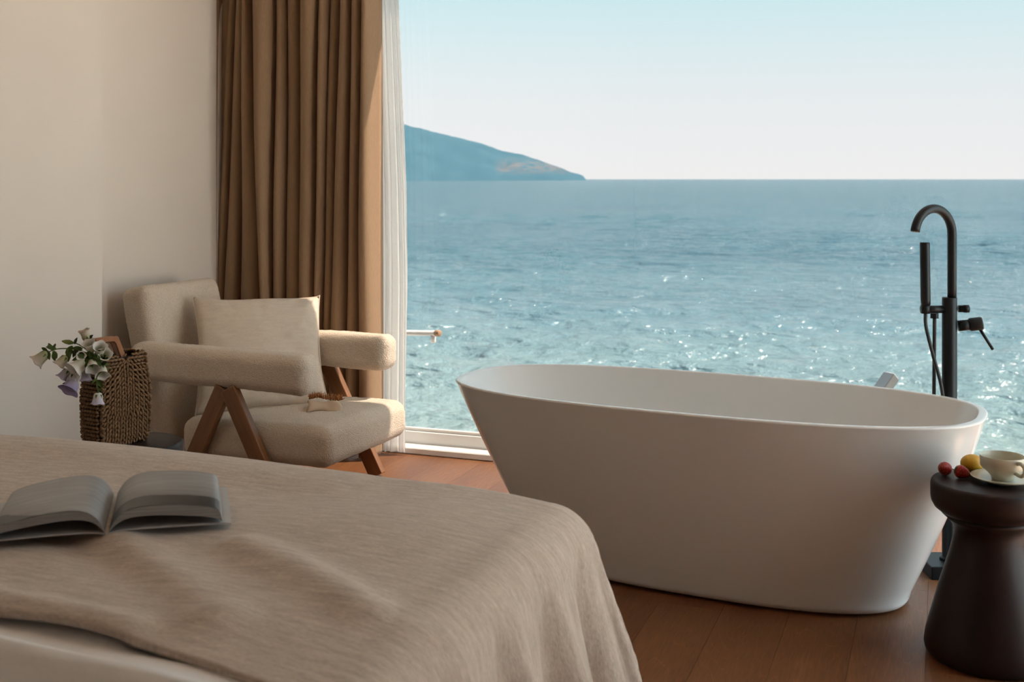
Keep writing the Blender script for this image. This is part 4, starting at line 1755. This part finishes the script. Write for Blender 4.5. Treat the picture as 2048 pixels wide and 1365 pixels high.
c = on_table(1944, 3.165)
lem = empty('lemon', c, PHI + R(10))
tag(lem, 'yellow lemon behind the teacup', 'lemon')
prof = []
for k in range(25):
    t = math.pi * k / 24
    x = -math.cos(t)
    r = .0255 * math.sin(t) ** .85
    xx = x * .031
    if abs(x) > .93:
        r = max(r * .9, .004 * (1 - (abs(x) - .93) / .07))
        xx = math.copysign(.031 * (.93 + (abs(x) - .93) * 1.8), x)
    prof.append((0 if k in (0, 24) else r, xx))
lp = bm_obj('lemon_body', lathe_bm(prof, 40), M['lemon'], lem)
lp.matrix_local = Matrix.Translation((0, 0, .0255)) @ Matrix.Rotation(R(90), 4, 'Y')
st = bm_obj('stem_end', lathe_bm([(0, 0), (.0028, .0), (.0024, .002), (0, .0025)], 10), M['green'], lem)
st.matrix_local = Matrix.Translation((.0325, 0, .0255)) @ Matrix.Rotation(R(90), 4, 'Y')


def strawberry(px, Z, ax_, label, s=1.0, lift=0.0):
    """ax_: direction of the tip"""
    c = on_table(px, Z)
    o = empty('strawberry', c)
    tag(o, label, 'strawberry', 'strawberries on the stool')
    pr = [(0, 0), (.009, -.0005), (.0155, .004), (.0182, .011), (.0172, .019), (.0135, .028), (.0085, .035), (.0035, .0395), (0, .0405)]
    pr = [(r * s, z * s) for r, z in pr]
    mt = axis_matrix(Vector((0, 0, 0)), ax_)
    zmin = min((mt @ Vector((r * math.cos(a), r * math.sin(a), z))).z for r, z in pr for a in [k * .3 for k in range(21)])
    cen = mt @ Vector((0, 0, .02 * s))
    mt = Matrix.Translation((-cen.x, -cen.y, -zmin)) @ mt
    fr_ = bm_obj('berry', lathe_bm(spl(pr), 32), M['berry'], o)
    fr_.matrix_local = mt
    bm = bmesh.new()
    prs = spl(pr)
    for j in range(3, len(prs) - 3, 2):
        r, z = prs[j]
        n = max(3, int(r / .0026))
        for k in range(n):
            a = 2 * math.pi * (k + .5 * (j % 4 > 1)) / n
            bmesh.ops.create_icosphere(bm, subdivisions=1, radius=.0008, matrix=Matrix.Translation((r * math.cos(a), r * math.sin(a), z)))
    tag(bm_obj('seeds', bm, M['seed'], fr_), 'tiny pale seeds', kind='stuff')
    bm = bmesh.new()
    for k in range(8):
        a = 2 * math.pi * k / 8
        u = Vector((math.cos(a), math.sin(a), 0))
        t = Vector((-math.sin(a), math.cos(a), 0))
        q = [Vector((0, 0, -.001)) - t * .001, Vector((0, 0, -.001)) + t * .001, u * .008 * s + t * .0028 + Vector((0, 0, -.0025)), u * .008 * s - t * .0028 + Vector((0, 0, -.0025)), u * .0165 * s + Vector((0, 0, .001 + .003 * (k % 2)))]
        v = [bm.verts.new(x) for x in q]
        bm.faces.new((v[0], v[1], v[2], v[3]))
        bm.faces.new((v[3], v[2], v[4]))
    lathe_bm([(0, -.009), (.0012, -.009), (.0013, 0), (0, .001)], 8, bm)
    leaf = bm_obj('leafy_cap', bm, M['green'], o, recalc=False)
    leaf.matrix_local = mt
    return o


def spl(pr):
    return [(max(0, p.x), p.z) if 0 < i < (len(pr) - 1) * 4 else (0, p.z) for i, p in enumerate(spline([(r, 0, z) for r, z in pr], 4))]


strawberry(1888, 3.135, camdir(-.50, .25, .55), 'red strawberry nearest the edge of the stool', 1.0)
strawberry(1926, 3.105, camdir(.88, -.28, .25), 'red strawberry between the other berry and the saucer', .98)
